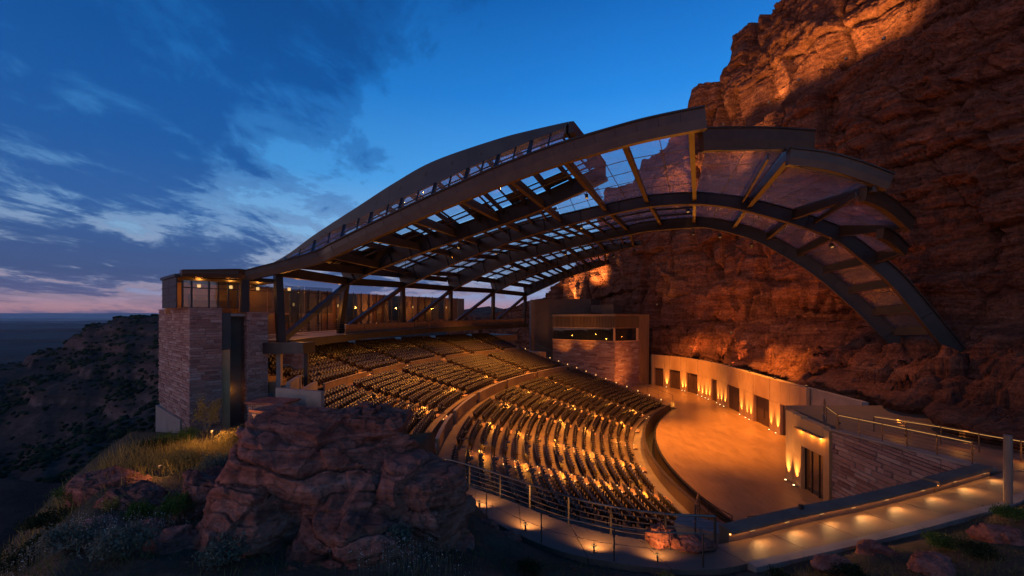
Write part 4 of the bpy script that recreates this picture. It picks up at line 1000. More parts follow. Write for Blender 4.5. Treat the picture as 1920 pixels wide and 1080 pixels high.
def rib(k):
    P = CUR[k]; T, Nn, Uu = frames(P); d0, d1 = DEPTH[k]; n = len(P); dp = d0 + (d1 - d0) * np.clip(np.linspace(0, 1, n) / .45, 0, 1)
    if k in 'de': dp = dp * np.clip((1 - np.linspace(0, 1, n)) / .12, .55, 1)
    Vv = []; 
    m = MB(); tw = .12
    def sw(m, w0, lo_, hi_):
        v = []
        for i in range(n):
            for a_, b_ in ((-w0, lo_[i]), (w0, lo_[i]), (w0, hi_[i]), (-w0, hi_[i])): v.append(P[i] + Nn[i] * a_ + Uu[i] * b_)
        f = []
        for i in range(n - 1):
            for q in range(4): f.append((i * 4 + q, i * 4 + (q + 1) % 4, (i + 1) * 4 + (q + 1) % 4, (i + 1) * 4 + q))
        f += [(3, 2, 1, 0), tuple((n - 1) * 4 + q for q in range(4))]; m.add(v, f)
    sw(m, tw, np.full(n, .06), dp - .06); o = m.build('rib', M['steel'], roof)
    m = MB(); sw(m, .34, np.zeros(n), np.full(n, .058)); m.build('bottom_flange', M['steel_underlit'], o)
    m = MB(); sw(m, .34, dp - .058, dp); m.build('top_flange', M['steel'], o)
    for i in range(6, n - 3, 9):                                          # stiffeners
        m = MB(); m.add([P[i] + Nn[i] * a_ + Uu[i] * b_ + T[i] * c_ for c_ in (-.02, .02) for a_, b_ in ((-.28, .07), (.28, .07), (.28, dp[i] - .07), (-.28, dp[i] - .07))], [(0, 1, 2, 3), (7, 6, 5, 4), (0, 4, 5, 1), (1, 5, 6, 2), (2, 6, 7, 3), (3, 7, 4, 0)]); m.build('stiffener', M['steel'], o)
    TOP[k] = P + Uu * dp[:, None]
for k in ('a', 'b', 'c', 'd', 'e'): rib(k)
def tpt(k, x): return np.array([np.interp(x, CURX[k], TOP[k][:, i]) for i in range(3)])
# near edge beam: box fascia with a top ledge, running on flat over the pavilion
P = CUR['e0']; fl = np.array([[*Fp(t, .0), 16.0 + .35 * 0] for t in np.linspace(tx(340), 5.2, 16)]); fl[:, 2] = np.interp(np.linspace(0, 1, 16), [0, 1], [15.95, 16.12])
P = np.concatenate([fl, P[3:]]); P = smooth_poly(P[np.r_[0:12:3, 12, 25, 31:len(P):6, len(P) - 1]], 160)
T, Nn, Uu = frames(P); dpe = np.interp(np.linspace(0, 1, 160), [0, .12, .25, .6, 1], [.42, .75, .95, 1.35, 1.45])
m = MB(); v = []; f = []
for i in range(160):
    h_ = dpe[i]
    for a_, b_ in ((-.35, 0), (.15, 0), (.22, h_ * .5), (.22, h_), (-.35, h_)): v.append(P[i] + Nn[i] * a_ + Uu[i] * b_)
for i in range(159):
    for q in range(5): f.append((i * 5 + q, i * 5 + (q + 1) % 5, (i + 1) * 5 + (q + 1) % 5, (i + 1) * 5 + q))
f += [(4, 3, 2, 1, 0), tuple(159 * 5 + q for q in range(5))]; m.add(v, f); eb = m.build('edge_beam', M['steel_underlit'], roof)
m = MB(); m.sweep(P, Nn, Uu * dpe[:, None], [(-.45, 1.002), (.34, 1.002), (.34, 1.09), (-.45, 1.09)]); m.build('gutter', M['steel'], eb)
for i in range(8, 158, 6):
    m = MB(); q = P[i] + Nn[i] * .232; m.bar(q + Uu[i] * dpe[i] * .5, q + Uu[i] * dpe[i] * .98, .03, .02, up=tuple(T[i])); m.build('joint_cover', M['steel'], eb)
E0X = 960 + F * P[:, 0] / P[:, 1]; E0T = P + Uu * dpe[:, None] * .85
def e0pt(x): return np.array([np.interp(x, E0X, E0T[:, i]) for i in range(3)])
# stepped edge beams at the right-hand end
def edge(pts, h_, cat='edge_beam'):
    P = smooth_poly(np.array([at(*q) for q in pts]), 24); T, Nn, Uu = frames(P); m = MB()
    m.sweep(P, Nn, Uu, [(-.3, 0), (.15, 0), (.22, h_ * .45), (.22, h_), (-.3, h_)]); o = m.build(cat, M['steel_underlit'], roof)
    m = MB(); m.sweep(P, Nn, Uu, [(-.4, h_ + .002), (.34, h_ + .002), (.34, h_ + .1), (-.4, h_ + .1)]); m.build('gutter', M['steel'], o); return P
EB = edge([(1318, 284, 31.5), (1380, 281, 32.3), (1450, 281, 33), (1524, 285, 33.6)], 1.55)
EC = edge([(1476, 310, 32.6), (1540, 318, 32.5), (1600, 334, 32.4), (1661, 357, 32.4)], 1.2)
ED = edge([(1618, 377, 33), (1660, 396, 34.2), (1704, 434, 35.6)], 1.05)
EE = edge([(1650, 447, 36.4), (1672, 458, 37.2), (1694, 480, 38)], .85)
# spokes and purlins
def beam(a, b_, w=.34, h_=.62, name='purlin'):
    m = MB(); m.bar(a, b_, w * .5, h_); o = m.build(name, M['steel'], roof); d_ = (b_ - a) / np.linalg.norm(b_ - a); u = np.array([0, 0, 1.]) - d_ * d_[2]; u /= np.linalg.norm(u)
    m = MB(); m.bar(a - u * (h_ / 2 + .032), b_ - u * (h_ / 2 + .032), w, .06); m.build('flange', M['steel_underlit'], o); return o
dn = np.array([0, 0, -.45])
PUR = [(560, 700, 805), (620, 770, 868), (690, 850, 938), (770, 905, 990), (860, 980, 1052), (955, 1055, 1115), (1058, 1139, 1180), (1172, 1215, 1240), (1300, 1300, 1300)]   # pixel columns on the edge beam, rib b, rib c
for xe, xb, xc in PUR:
    beam(e0pt(xe) + dn * .6, tpt('b', xb) + dn, .4, .7 if xe < 1200 else 1.0); beam(tpt('b', xb) + dn, tpt('c', xc) + dn)
for xc, xd in ((868, 940), (938, 992), (990, 1035), (1052, 1085), (1115, 1135), (1180, 1190)): beam(tpt('c', xc) + dn, tpt('d', xd) + dn)
for xd, xe in ((940, 1000), (992, 1035), (1035, 1068), (1085, 1105), (1135, 1138)): beam(tpt('d', xd) + dn, tpt('e', xe) + dn)
SPK = [(at(1478, 296, 32.8), 1395, 1366), (at(1640, 352, 32.4), 1475, 1425), (at(1697, 424, 35.4), 1557, 1478), (at(1690, 472, 37.9), 1621, 1524), (None, 1668, 1568), (None, 1708, 1611), (None, 1742, 1648), (None, 1768, 1684)]
for e_, xb, xc in SPK:
    if e_ is not None: beam(e_ + np.array([0, 0, .3]), tpt('b', xb) + dn, .5, 1.0, 'spoke')
    beam(tpt('b', xb) + dn, tpt('c', xc) + dn, .4, .75)
beam(at(1440, 300, 32.6) + np.array([0, 0, .3]), tpt('b', 1383) + dn, .2, .4); beam(at(1605, 372, 32.8) + np.array([0, 0, .3]), tpt('b', 1515) + dn, .2, .4)
# ring beam along the column heads, columns, struts
cols = [(np.array([-18.7, 34.6]), 11.15)] + [(pol(80, t)[:2], zd(t)) for t in (11.4, 21.4, 30.3, 39.0, 45.8)]
heads = [CUR['e0'][0]] + [CUR[k][0] for k in 'abcde']
for i, ((p, z0), hd) in enumerate(zip(cols, heads)):
    m = MB(); m.bar((p[0], p[1], z0 - (.4 if i == 0 else 0)), (hd[0], hd[1], hd[2] + .3), .55, .55, up=(E2[0], E2[1], 0)); m.build('column', M['steel'], roof)
for i in range(5):
    a, b_ = np.array([*cols[i][0], cols[i][1] + .1]), heads[i + 1] + np.array([0, 0, .1]); m = MB(); m.bar(a, b_, .45, .5); m.build('strut', M['steel_underlit'] if i else M['steel'], roof)
    beam(heads[i] + np.array([0, 0, .5]), heads[i + 1] + np.array([0, 0, .5]), .5, .8, 'ring_beam')
p0 = np.array([*Fp(tx(461), .25)]); m = MB(); m.bar((p0[0], p0[1], 13.53), (p0[0], p0[1], 16.0), .5, .5, up=(E2[0], E2[1], 0)); m.build('column', M['steel'], roof)
def stringers(k1, k2, pairs, fr):
    for f_ in fr:
        P = np.array([tpt(k1, x1) * (1 - f_) + tpt(k2, x2) * f_ for x1, x2 in pairs]) - np.array([0, 0, .12]); m = MB(); Q = along(P, 40); T, Nn, Uu = frames(Q); m.sweep(Q, Nn, Uu, [(-.06, -.2), (.06, -.2), (.06, .06), (-.06, .06)]); m.build('stringer', M['steel'], roof)
bc = [(755, 845)] + [(q[1], q[2]) for q in PUR]; cd_ = [(845, 925)] + [(868, 940), (938, 992), (990, 1035), (1052, 1085), (1115, 1135), (1180, 1190)]; de_ = [(925, 985)] + [(940, 1000), (992, 1035), (1035, 1068), (1085, 1105), (1135, 1138)]
ab = [(650, 755)] + [(float(np.interp(q[0], [560, 955, 1058], [650, 1040, 1120])), q[1]) for q in PUR[:6]]
stringers('a', 'b', ab, (.2, .4, .6, .8)); stringers('b', 'c', bc, (.25, .5, .75)); stringers('c', 'd', cd_, (.33, .66)); stringers('d', 'e', de_, (.5,))
for k1, k2, prs in (('a', 'b', ab), ('c', 'd', cd_), ('d', 'e', de_)):
    for (x1, y1), (x2, y2) in zip(prs[:-1], prs[1:]):
        for f_ in (.33, .66): beam(tpt(k1, x1 * (1 - f_) + x2 * f_) + dn * .5, tpt(k2, y1 * (1 - f_) + y2 * f_) + dn * .5, .18, .3)
for k in 'bc':
    p = CUR[k][-1]; m = MB(); m.box(p[0] - 1.1, p[0] + 1.0, p[1] - .9, p[1] + .9, p[2] - 3, p[2] + .55); m.build('footing', M['concrete'], roof)
    m = MB(); m.box(p[0] - .8, p[0] + .7, p[1] - .6, p[1] + .6, p[2] + .552, p[2] + .62); m.build('base_plate', M['steel'], roof)
for k, x in (('a', 760), ('a', 840), ('a', 930), ('b', 860), ('b', 950), ('b', 1030), ('c', 930), ('c', 1010), ('c', 1090), ('d', 1000), ('d', 1080)):
    p = rpt(k, x); m = MB(); m.bar(p + np.array([0, 0, -1.6]), p, .05, .05, up=(0, 1, 0)); m.bar(p + np.array([-.5, .3, -1.5]), p + np.array([.5, -.3, -1.5]), .08, .08); tag(m.build('rigging_hanger', M['steel'], roof))
for k in 'abcd':
    i0, i1 = 8, 70 if k in 'bc' else 100; m = MB(); m.tube(CUR[k][i0:i1:6] + np.array([.5, .4, .5]), .07, 6); m.build('conduit', M['steel'], roof)
# glass panes
def panes(a0, a1, b1, b0, nu_, nv_, lift=.06, name='pane'):
    for j in range(0, nv_ + 1):
        v = j / nv_; m = MB(); up_ = np.array([0, 0, lift + .03]); m.bar(a0 * (1 - v) + b0 * v + up_, a1 * (1 - v) + b1 * v + up_, .06, .06); m.build('glazing_bar', M['steel'], roof)
    for i in range(1, nu_):
        u = i / nu_; m = MB(); m.bar(a0 * (1 - u) + a1 * u + up_, b0 * (1 - u) + b1 * u + up_, .05, .05); m.build('glazing_bar', M['steel'], roof)
    for i in range(nu_):
        for j in range(nv_):
            def pt(u, v): return (a0 * (1 - u) + a1 * u) * (1 - v) + (b0 * (1 - u) + b1 * u) * v
            g_ = .004; u0, u1, v0, v1 = i / nu_ + g_, (i + 1) / nu_ - g_, j / nv_ + g_, (j + 1) / nv_ - g_
            q = [pt(u0, v0), pt(u1, v0), pt(u1, v1), pt(u0, v1)]; m = MB(); m.add([k + np.array([0, 0, lift]) for k in q], [(0, 1, 2, 3)]); m.build(name, M['roof_glass'], roof)
for (e_, b_, c_), (e2, b2, c2) in zip(PUR[:-1], PUR[1:]):
    if e_ >= 1000: panes(e0pt(e_), e0pt(e2), tpt('b', b2), tpt('b', b_), 2, 6)
    else:
        xa, xa2 = np.interp([e_, e2], [560, 955, 1058], [650, 1040, 1120]); panes(tpt('a', xa), tpt('a', xa2), tpt('b', b2), tpt('b', b_), 3, 4)
    panes(tpt('b', b_), tpt('b', b2), tpt('c', c2), tpt('c', c_), 2, 4)
    if e_ < 1000:
        for f_ in (.33, .66):
            beam(tpt('b', b_ * (1 - f_) + b2 * f_) + dn * .5, tpt('c', c_ * (1 - f_) + c2 * f_) + dn * .5, .2, .3)
CD = [(868, 940), (938, 992), (990, 1035), (1052, 1085), (1115, 1135), (1180, 1190)]
for (c_, d_), (c2, d2) in zip(CD[:-1], CD[1:]): panes(tpt('c', c_), tpt('c', c2), tpt('d', d2), tpt('d', d_), 2, 4)
DE = [(940, 1000), (992, 1035), (1035, 1068), (1085, 1105), (1135, 1138)]
for (c_, d_), (c2, d2) in zip(DE[:-1], DE[1:]): panes(tpt('d', c_), tpt('d', c2), tpt('e', d2), tpt('e', d_), 2, 1)
l3 = np.array([0, 0, .9])
panes(at(1322, 284, 31.6) + l3 * 0, at(1472, 281, 32.8), tpt('b', 1390), tpt('b', 1303), 2, 4); panes(at(1484, 312, 32.6), at(1632, 347, 32.4), tpt('b', 1472), tpt('b', 1398), 2, 3)
panes(at(1645, 385, 33.8), at(1694, 424, 35.3), tpt('b', 1555), tpt('b', 1478), 2, 2); panes(at(1662, 452, 36.8), at(1690, 474, 37.8), tpt('b', 1619), tpt('b', 1559), 1, 2)
bx_ = [1300] + [s[1] for s in SPK]; cx_ = [1300] + [s[2] for s in SPK]
for i in range(len(bx_) - 1): panes(tpt('b', bx_[i]), tpt('b', bx_[i + 1]), tpt('c', cx_[i + 1]), tpt('c', cx_[i]), 2, 1)

# ---- raised upper roof with its solid curved fascia
ur = empty('raised_roof'); tag(ur, 'raised dark metal roof with a curved solid fascia above the glazed strip', 'roof')
PT = [(495, 501), (539, 477), (591, 439), (674, 385), (739, 343), (813, 302), (928, 262), (1000, 243), (1066, 228)]
PB = [(495, 503), (545, 479), (617, 436), (674, 409), (732, 382), (850, 328), (928, 293), (1000, 262), (1060, 240)]
off_ = 34.5
Ta = smooth_poly([online(x, y, off_, -.1407) for x, y in PT], 60); Tb = smooth_poly([online(x, y, off_, -.1407) for x, y in PB], 60)
nb = np.array([.139, .990, 0])
cutx = [0, 12, 26, 41, 59]
for i0, i1 in zip(cutx[:-1], cutx[1:]):
    s_ = slice(i0, i1 + 1); A1, B1 = Ta[s_].copy(), Tb[s_].copy(); A1[-1] -= (A1[-1] - A1[-2]) * .03; B1[-1] -= (B1[-1] - B1[-2]) * .03
    m = MB(); n = len(A1); m.add(list(B1) + list(A1) + list(A1 + nb * .25) + list(B1 + nb * .25), [(k * n + i, k * n + i + 1, ((k + 1) % 4) * n + i + 1, ((k + 1) % 4) * n + i) for k in range(4) for i in range(n - 1)] + [(0, n, 2 * n, 3 * n), (n - 1, 4 * n - 1, 3 * n - 1, 2 * n - 1)]); m.build('fascia_panel', M['fascia'], ur)
ai = np.linspace(0, 1, 60) ** 1.0
aP = np.array([[np.interp(q, np.linspace(0, 1, 120), TOP['a'][:, i]) for i in range(3)] for q in ai]); aP[:, 2] += np.linspace(.05, .35, 60)
Tq = Ta + nb * .26
for i0 in range(0, 57, 4):
    i1 = min(i0 + 4, 59)
    for j0 in range(5):
        f0, f1_ = j0 / 5 + .006, (j0 + 1) / 5 - .006; solid = j0 == 0 or i0 < 8 or (j0 == 4 and i0 % 8 == 0)
        q = [Tq[i0] * (1 - f0) + aP[i0] * f0, Tq[i1] * (1 - f0) + aP[i1] * f0, Tq[i1] * (1 - f1_) + aP[i1] * f1_, Tq[i0] * (1 - f1_) + aP[i0] * f1_]
        m = MB(); 
        if solid: m.hexa([x - np.array([0, 0, .12]) for x in q], q)
        else: m.add(q, [(0, 1, 2, 3)])
        m.build('deck_panel' if solid else 'roof_pane', M['steel'] if solid else M['roof_glass'], ur)
        m = MB(); m.bar(q[0] - np.array([0, 0, .08]), q[1] - np.array([0, 0, .08]), .07, .14); m.build('glazing_bar', M['steel'], ur)
    m = MB(); m.bar(Tq[i0] - np.array([0, 0, .1]), aP[i0] - np.array([0, 0, .1]), .10, .18); m.build('glazing_bar', M['steel'], ur)
# front end fascia
a, b_ = Ta[-1], aP[-1]; m = MB(); m.hexa([a + np.array([0, 0, -.9]), a + np.array([.4, -.1, -.9]), b_ + np.array([.4, -.1, -1.6]), b_ + np.array([0, 0, -1.6])], [a, a + np.array([.4, -.1, 0]), b_ + np.array([.4, -.1, .05]), b_ + np.array([0, 0, .05])]); m.build('end_fascia', M['steel'], ur)
# glazed strip under the fascia
E0L = np.array([e0pt(x) for x in 960 + F * Tb[:, 0] / Tb[:, 1]])
gi = list(range(2, 60, 3)); 
for q, (i, j) in enumerate(zip(gi[:-1], gi[1:])):
    up_ = E0L[i] * .5 + Tb[i] * .5; up2 = E0L[j] * .5 + Tb[j] * .5
    for (a, b_, c_, d_) in ((E0L[i], E0L[j], up2, up_), (up_, up2, Tb[j], Tb[i])):
        if np.linalg.norm(a - d_) < .25: continue
        k_ = .04; ctr = (a + b_ + c_ + d_) / 4; m = MB(); m.add([x + (ctr - x) * k_ for x in (a, b_, c_, d_)], [(0, 1, 2, 3)]); m.build('pane', M['roof_glass'], ur)
    wd = .34 if q % 2 else .12
    m = MB(); m.bar(E0L[i] - np.array([0, 0, .05]), Tb[i] - np.array([0, 0, .05]), wd, .14); m.build('glazing_bar', M['steel'], ur)
    m = MB(); m.bar(up_, up2, .07, .10); m.build('glazing_bar', M['steel'], ur)
# frames below the deck
for i in range(8, 60, 5):
    a, b_ = Ta[i] - np.array([0, 0, .6]), aP[i] - np.array([0, 0, .6]); m = MB(); m.bar(a, b_, .16, .5); m.build('joist', M['steel'], ur)
for f_ in (.25, .5, .75):
    P = (Ta * (1 - f_) + aP * f_)[6:] - np.array([0, 0, .95]); m = MB(); m.tube(P, .09, 6); m.build('brace_pipe', M['steel'], ur)

# =================================================================== BOX BUILDING AT THE FAR SIDE
bb = empty('control_building'); tag(bb, 'red ashlar building with slatted screen and ribbon window beside the far stairs', 'building')
c0, c1, c2 = np.array([8.5, 89.0]), np.array([19.3, 80.0]), np.array([24.9, 83.8])
d1 = (c1 - c0) / np.linalg.norm(c1 - c0); L1 = np.linalg.norm(c1 - c0); d2 = (c2 - c1) / np.linalg.norm(c2 - c1); L2 = np.linalg.norm(c2 - c1)
m = MB(); q = [c0 + np.array([.1, .12]), c1 + np.array([.02, .16]), c2, c2 + np.array([-6, 8]), c0 + np.array([6, 8])]; m.add([(*p, -1) for p in q] + [(*p, 8.5) for p in q], [(4, 3, 2, 1, 0), (5, 6, 7, 8, 9)] + [(i, (i + 1) % 5, 5 + (i + 1) % 5, 5 + i) for i in range(5)]); m.build('core', M['concrete'], bb)
stone_face(bb, c0, d1, L1, -.5, 8.7, .30, .6, 2.2, 220, 41, .10); stone_face(bb, c1, d2, L2, -.5, 8.7, .30, .5, 1.8, 80, 42, .10)
def bpan(name, a, b_, z0, z1, th, matn, back=0.): return vpanel(bb, name, a, b_, z0, z1, th, matn, back, 0)
def cpoly(back, z0, z1, name, matn):
    n1v, n2v = np.array([-d1[1], d1[0]]), np.array([-d2[1], d2[0]]); cm = c1 + (n1v + n2v) / (1 + n1v @ n2v) * back
    A1, C1_ = c0 + n1v * back, c2 + n2v * back; B1 = A1 + n1v * .25; Cm2 = c1 + (n1v + n2v) / (1 + n1v @ n2v) * (back + .25); D1 = C1_ + n2v * .25
    m = MB(); m.hexa([(*A1, z0), (*cm, z0), (*Cm2, z0), (*B1, z0)], [(*A1, z1), (*cm, z1), (*Cm2, z1), (*B1, z1)]); m.hexa([(*(cm + d2 * .004), z0), (*C1_, z0), (*D1, z0), (*(Cm2 + d2 * .004), z0)], [(*(cm + d2 * .004), z1), (*C1_, z1), (*D1, z1), (*(Cm2 + d2 * .004), z1)]); return m.build(name, M[matn], bb)
cpoly(-.15, 8.7, 8.85, 'window_sill', 'panel_stone'); cpoly(-.12, 11.2, 11.4, 'screen_sill', 'bronze'); cpoly(-.16, 13.5, 13.95, 'roof_edge', 'bronze')
cpoly(1.8, 8.85, 11.2, 'room_wall', 'dark'); cpoly(.5, 11.4, 13.5, 'screen_backing', 'wood')
for a, b_, L_ in ((c0, d1, L1), (c1, d2, L2)):
    for t in np.arange(.12, L_ - .1, .32):
        p = a + b_ * t; m = MB(); m.obox((*p, 0), (*b_, 0), (-b_[1], b_[0], 0), -.05, .05, -.08, .12, 11.42, 13.48); m.build('screen_slat', M['bronze'], bb)
for a, b_, L_, n in ((c0, d1, L1, 5), (c1, d2, L2, 2)):
    e = np.linspace(0.05, L_ - .05, n + 1)
    for k in range(n): vpanel(bb, 'pane', a + b_ * e[k], a + b_ * e[k + 1], 8.86, 11.19, .02, 'wall_glass', .05, .03)
p = c1 + d1 * -.15; m = MB(); m.bar((*p, 8.86), (*p, 11.19), .35, .3, up=(0, 1, 0)); m.build('corner_post', M['panel_stone'], bb)
p = c2 - d2 * .5; m = MB(); m.bar((*p, 8.86), (*p, 11.19), .45, .3, up=(0, 1, 0)); m.build('jamb', M['panel_stone'], bb)
m = MB(); m.hexa([(*(c0 + np.array([-.3, .4])), 13.95), (*(c0 + d1 * 9), 13.95), (*(c0 + d1 * 9 + np.array([4, 5])), 13.95), (*(c0 + np.array([4, 6])), 13.95)], [(*(c0 + np.array([-.3, .4])), 14.2), (*(c0 + d1 * 9), 14.2), (*(c0 + d1 * 9 + np.array([4, 5])), 14.2), (*(c0 + np.array([4, 6])), 14.2)]); m.build('roof_slab', M['dark'], bb)
m = MB(); a = at(995, 560, 93); b_ = at(1108, 560, 90); m.hexa([(a[0], a[1], -1), (b_[0], b_[1], -1), (b_[0] + 3, b_[1] + 5, -1), (a[0], a[1] + 6, -1)], [(a[0], a[1], 17.2), (b_[0], b_[1], 17.2), (b_[0] + 3, b_[1] + 5, 17.2), (a[0], a[1] + 6, 17.2)]); m.build('upper_block', M['brown_concrete'], bb)
m = MB(); a = at(1108, 572, 88); b_ = at(1150, 572, 86); m.hexa([(a[0], a[1], 8), (b_[0], b_[1], 8), (b_[0] + 3, b_[1] + 5, 8), (a[0] + 2, a[1] + 6, 8)], [(a[0], a[1], 15.9), (b_[0], b_[1], 15.9), (b_[0] + 3, b_[1] + 5, 15.9), (a[0] + 2, a[1] + 6, 15.9)]); m.build('plant_room', M['brown_concrete'], bb)
py = empty('bronze_pylon'); tag(py, 'tall bronze clad pylon between the slatted building and the stage back wall', 'pylon')
for k in range(4):
    a = c2 + np.array([.02, -.05]) + (np.array([2.3, .9]) * k / 4); b_ = c2 + np.array([.02, -.05]) + (np.array([2.3, .9]) * (k + 1) / 4); vpanel(py, 'panel', a, b_, -.2, 13.9, .5, 'bronze', 0, .01)
lamp('POINT', (21.5, 81.0, 9.6), 18, size=.1)
lamp('SPOT', (12.5, 80.0, 4.6), 2600, (15.5, 85, 12.5), .1, 60, 1.0)  # added spot without a fixture, brightens the slatted screen
lamp('SPOT', (9.5, 84.5, 5.6), 900, (11, 90, 14), .1, 100, 1.0)  # fixtureless spot added to warm the left part of the building

# ---- far side stairs, its walls and planters
fs = empty('side_stairs'); tag(fs, 'long lit stair descending beside the red stone building', 'stairs')
for k in range(46):
    f_ = k / 45; r_ = 75.5 * (1 - f_) + 46.6 * f_; th = 41.8 + 1.6 * f_; z = 7.0 * (1 - f_) + (-.35) * f_
    p = pol(r_, th, z); m = MB(); m.obox((*p[:2], 0), (math.sin(R(th)), math.cos(R(th)), 0), (-math.cos(R(th)), math.sin(R(th)), 0), -.75, .75, -.36, .36, z - .5, z); o = m.build('step', M['stair'], fs)
    if k % 3 == 0:
        m = MB(); q = p + np.array([math.sin(R(th)), math.cos(R(th)), 0]) * .8; m.box(q[0] - .05, q[0] + .05, q[1] - .05, q[1] + .05, z, z + .18); m.build('stair_light', M['lamp_soft'], o)
railing('railing', [pol(74, 42.9, 7.0), pol(64, 43.6, 4.4), pol(55, 44.3, 2.0), pol(47, 45.2, .0)], 1.05, 14, 2, 'thin stair railing along the foot of the red stone building')
for (x0, y0, x1, y1, Y0, Y1, hh, lab) in ((955, 660, 983, 668, 84, 82, 1.6, 'low bronze planter wall at the top of the far stairs'), (983, 668, 1013, 676, 81.5, 79.0, 1.9, 'concrete planter box at the head of the far stairs')):
    a, b_ = at(x0, y0, Y0), at(x1, y1, Y1); m = MB(); d_ = (b_ - a)[:2]; L_ = np.linalg.norm(d_); d_ /= L_; z0 = min(a[2], b_[2]) - .4; m.obox((*a[:2], 0), (*d_, 0), (-d_[1], d_[0], 0), 0, L_, 0, 1.8, z0, z0 + hh); tag(m.build('planter_box', M['panel_stone']), lab, 'planter')

# =================================================================== LAMPS
fixm = MB(); fixm.box(-.16, .16, -.16, .16, -.05, .35); FIXM = mesh('housing', fixm.v, fixm.f, M['steel'])
lensm = MB(); lensm.tube([(0, 0, -.052), (0, 0, -.09)], .13, 12); LENSM = mesh('lens', lensm.v, lensm.f, M['lamp_dim'])
yokem = MB(); yokem.bar((0, 0, .35), (0, 0, 1.0), .06, .06); YOKEM = mesh('yoke', yokem.v, yokem.f, M['steel'])
def flood(k, x, target, power, cone, label, blend=1.0, color=WARM):
    p = rpt(k, x) + np.array([0, 0, -.75]); o = empty('floodlight', p); tag(o, label, 'floodlight', 'floodlights under the canopy ribs')
    q = (Vector(target) - Vector(p)).to_track_quat('-Z', 'Y').to_euler()
    h_ = link('housing', FIXM, o); h_.rotation_euler = q; link('lens', LENSM, h_); y_ = link('yoke', YOKEM, o); y_.location = (0, 0, -.2)
    d_ = Vector(target) - Vector(p); d_.normalize()
    lamp('SPOT', Vector(p) + d_ * .2, power * 3.4, target, .25, cone, blend, color)
flood('b', 1290, (20.4, 46, 0), 25000, 50, 'black floodlight at the crown of the large arch above the stage')
flood('c', 1300, (26, 63, 0), 4000, 60, 'black floodlight at the crown of the inner arch above the stage')
flood('a', 1100, (6.5, 37, 1.0), 15000, 48, 'black floodlight near the tip of the rib under the raised roof')
flood('b', 1090, (6.5, 48, 1.5), 9500, 75, 'black floodlight on the large arch above the middle seats')
flood('c', 1060, (6.0, 62, 2.5), 9000, 80, 'black floodlight on the inner arch above the far seats')
flood('b', 930, (-6, 55, 5), 7000, 85, 'black floodlight on the large arch above the cross aisle')
flood('c', 960, (-3, 70, 6), 9000, 85, 'black floodlight on the inner arch above the upper seats')
flood('a', 860, (-12, 42, 6), 6000, 85, 'black floodlight on the rib below the glazed strip')
flood('c', 1350, (31.2, 53, 4.5), 21000, 52, 'black fill floodlight added beside the crown of the inner arch, facing the stage wall')  # added flood: extra wash to brighten the stage back wall
flood('d', 1150, (31.5, 74, 3), 15000, 50, 'black fill floodlight added on the fourth rib, facing the far stage wall')  # second added wash, for the far stretch of that wall
flood('c', 1410, (38, 60, 9), 2000, 95, 'black fill floodlight added where the inner arch starts to fall towards the cliff', color=(1, .36, .10))  # added flood standing in for light bounced off the stage onto the cliff
flood('d', 1190, (34, 78, 10), 2200, 95, 'black fill floodlight added at the tip of the fourth rib, facing the cliff', color=(1, .36, .10))  # likewise added, for the cliff past the far end
flood('b', 1560, (34, 36, 5), 1300, 95, 'black floodlight low on the falling leg of the large arch', color=(1, .36, .10))
for k, t in enumerate((8, 15, 22.5, 29.5, 36)):
    p = pol(79.4, t, zd(t) + 1.15); o = empty('roof_uplight', p); tag(o, 'small uplight on the concourse parapet aimed at the roof, %s from the near column' % ['first', 'second', 'third', 'fourth', 'fifth'][k], 'uplight', 'roof uplights on the concourse'); h_ = link('housing', FIXM, o); h_.scale = (.6, .6, .6)
    q = pol(66, t + 1, 23); lamp('SPOT', p + np.array([0, 0, .4]), 2200, tuple(q), .15, 95, 1.0)
for k, (p, tg, pw_, lab) in enumerate((((30.6, 50, 6.1), (17, 44, 25), 9000, 'added roof uplight on top of the stage back wall, nearest the wing'), ((31.6, 60, 6.1), (14, 50, 24), 9000, 'added roof uplight on top of the stage back wall, near its middle'), ((31.5, 72, 6.1), (12, 60, 23), 9000, 'added roof uplight on top of the stage back wall, toward its far end'), ((10.05, 14.82, 6.42), (4, 31, 24), 5200, 'added uplight on the kerb wall aimed at the near edge beam'), ((23.4, 30.5, 5.5), (24, 33, 25), 4200, 'added uplight on the stage wing roof aimed at the stepped canopy edge'))):  # added uplights that tint rib soffits, panes and edge beams orange
    o = empty('roof_uplight', p); tag(o, lab, 'uplight', 'added uplights on the stage side'); h_ = link('housing', FIXM, o); h_.scale = (.35, .35, .35); lamp('SPOT', (p[0], p[1], p[2] + .4), pw_, tg, .15, 75, 1.0)
p = (22.3, 74.0, .12); o = empty('roof_uplight', p); tag(o, 'small added floor flood at the far end of the stage aimed at the stone building', 'uplight', 'added uplights on the stage side'); h_ = link('housing', FIXM, o); h_.scale = (.5, .5, .5); lamp('SPOT', (p[0], p[1], .5), 5200, (15.5, 84, 6), .15, 90, 1.0, (1, .3, .06))  # added flood giving the stone building a warm wash
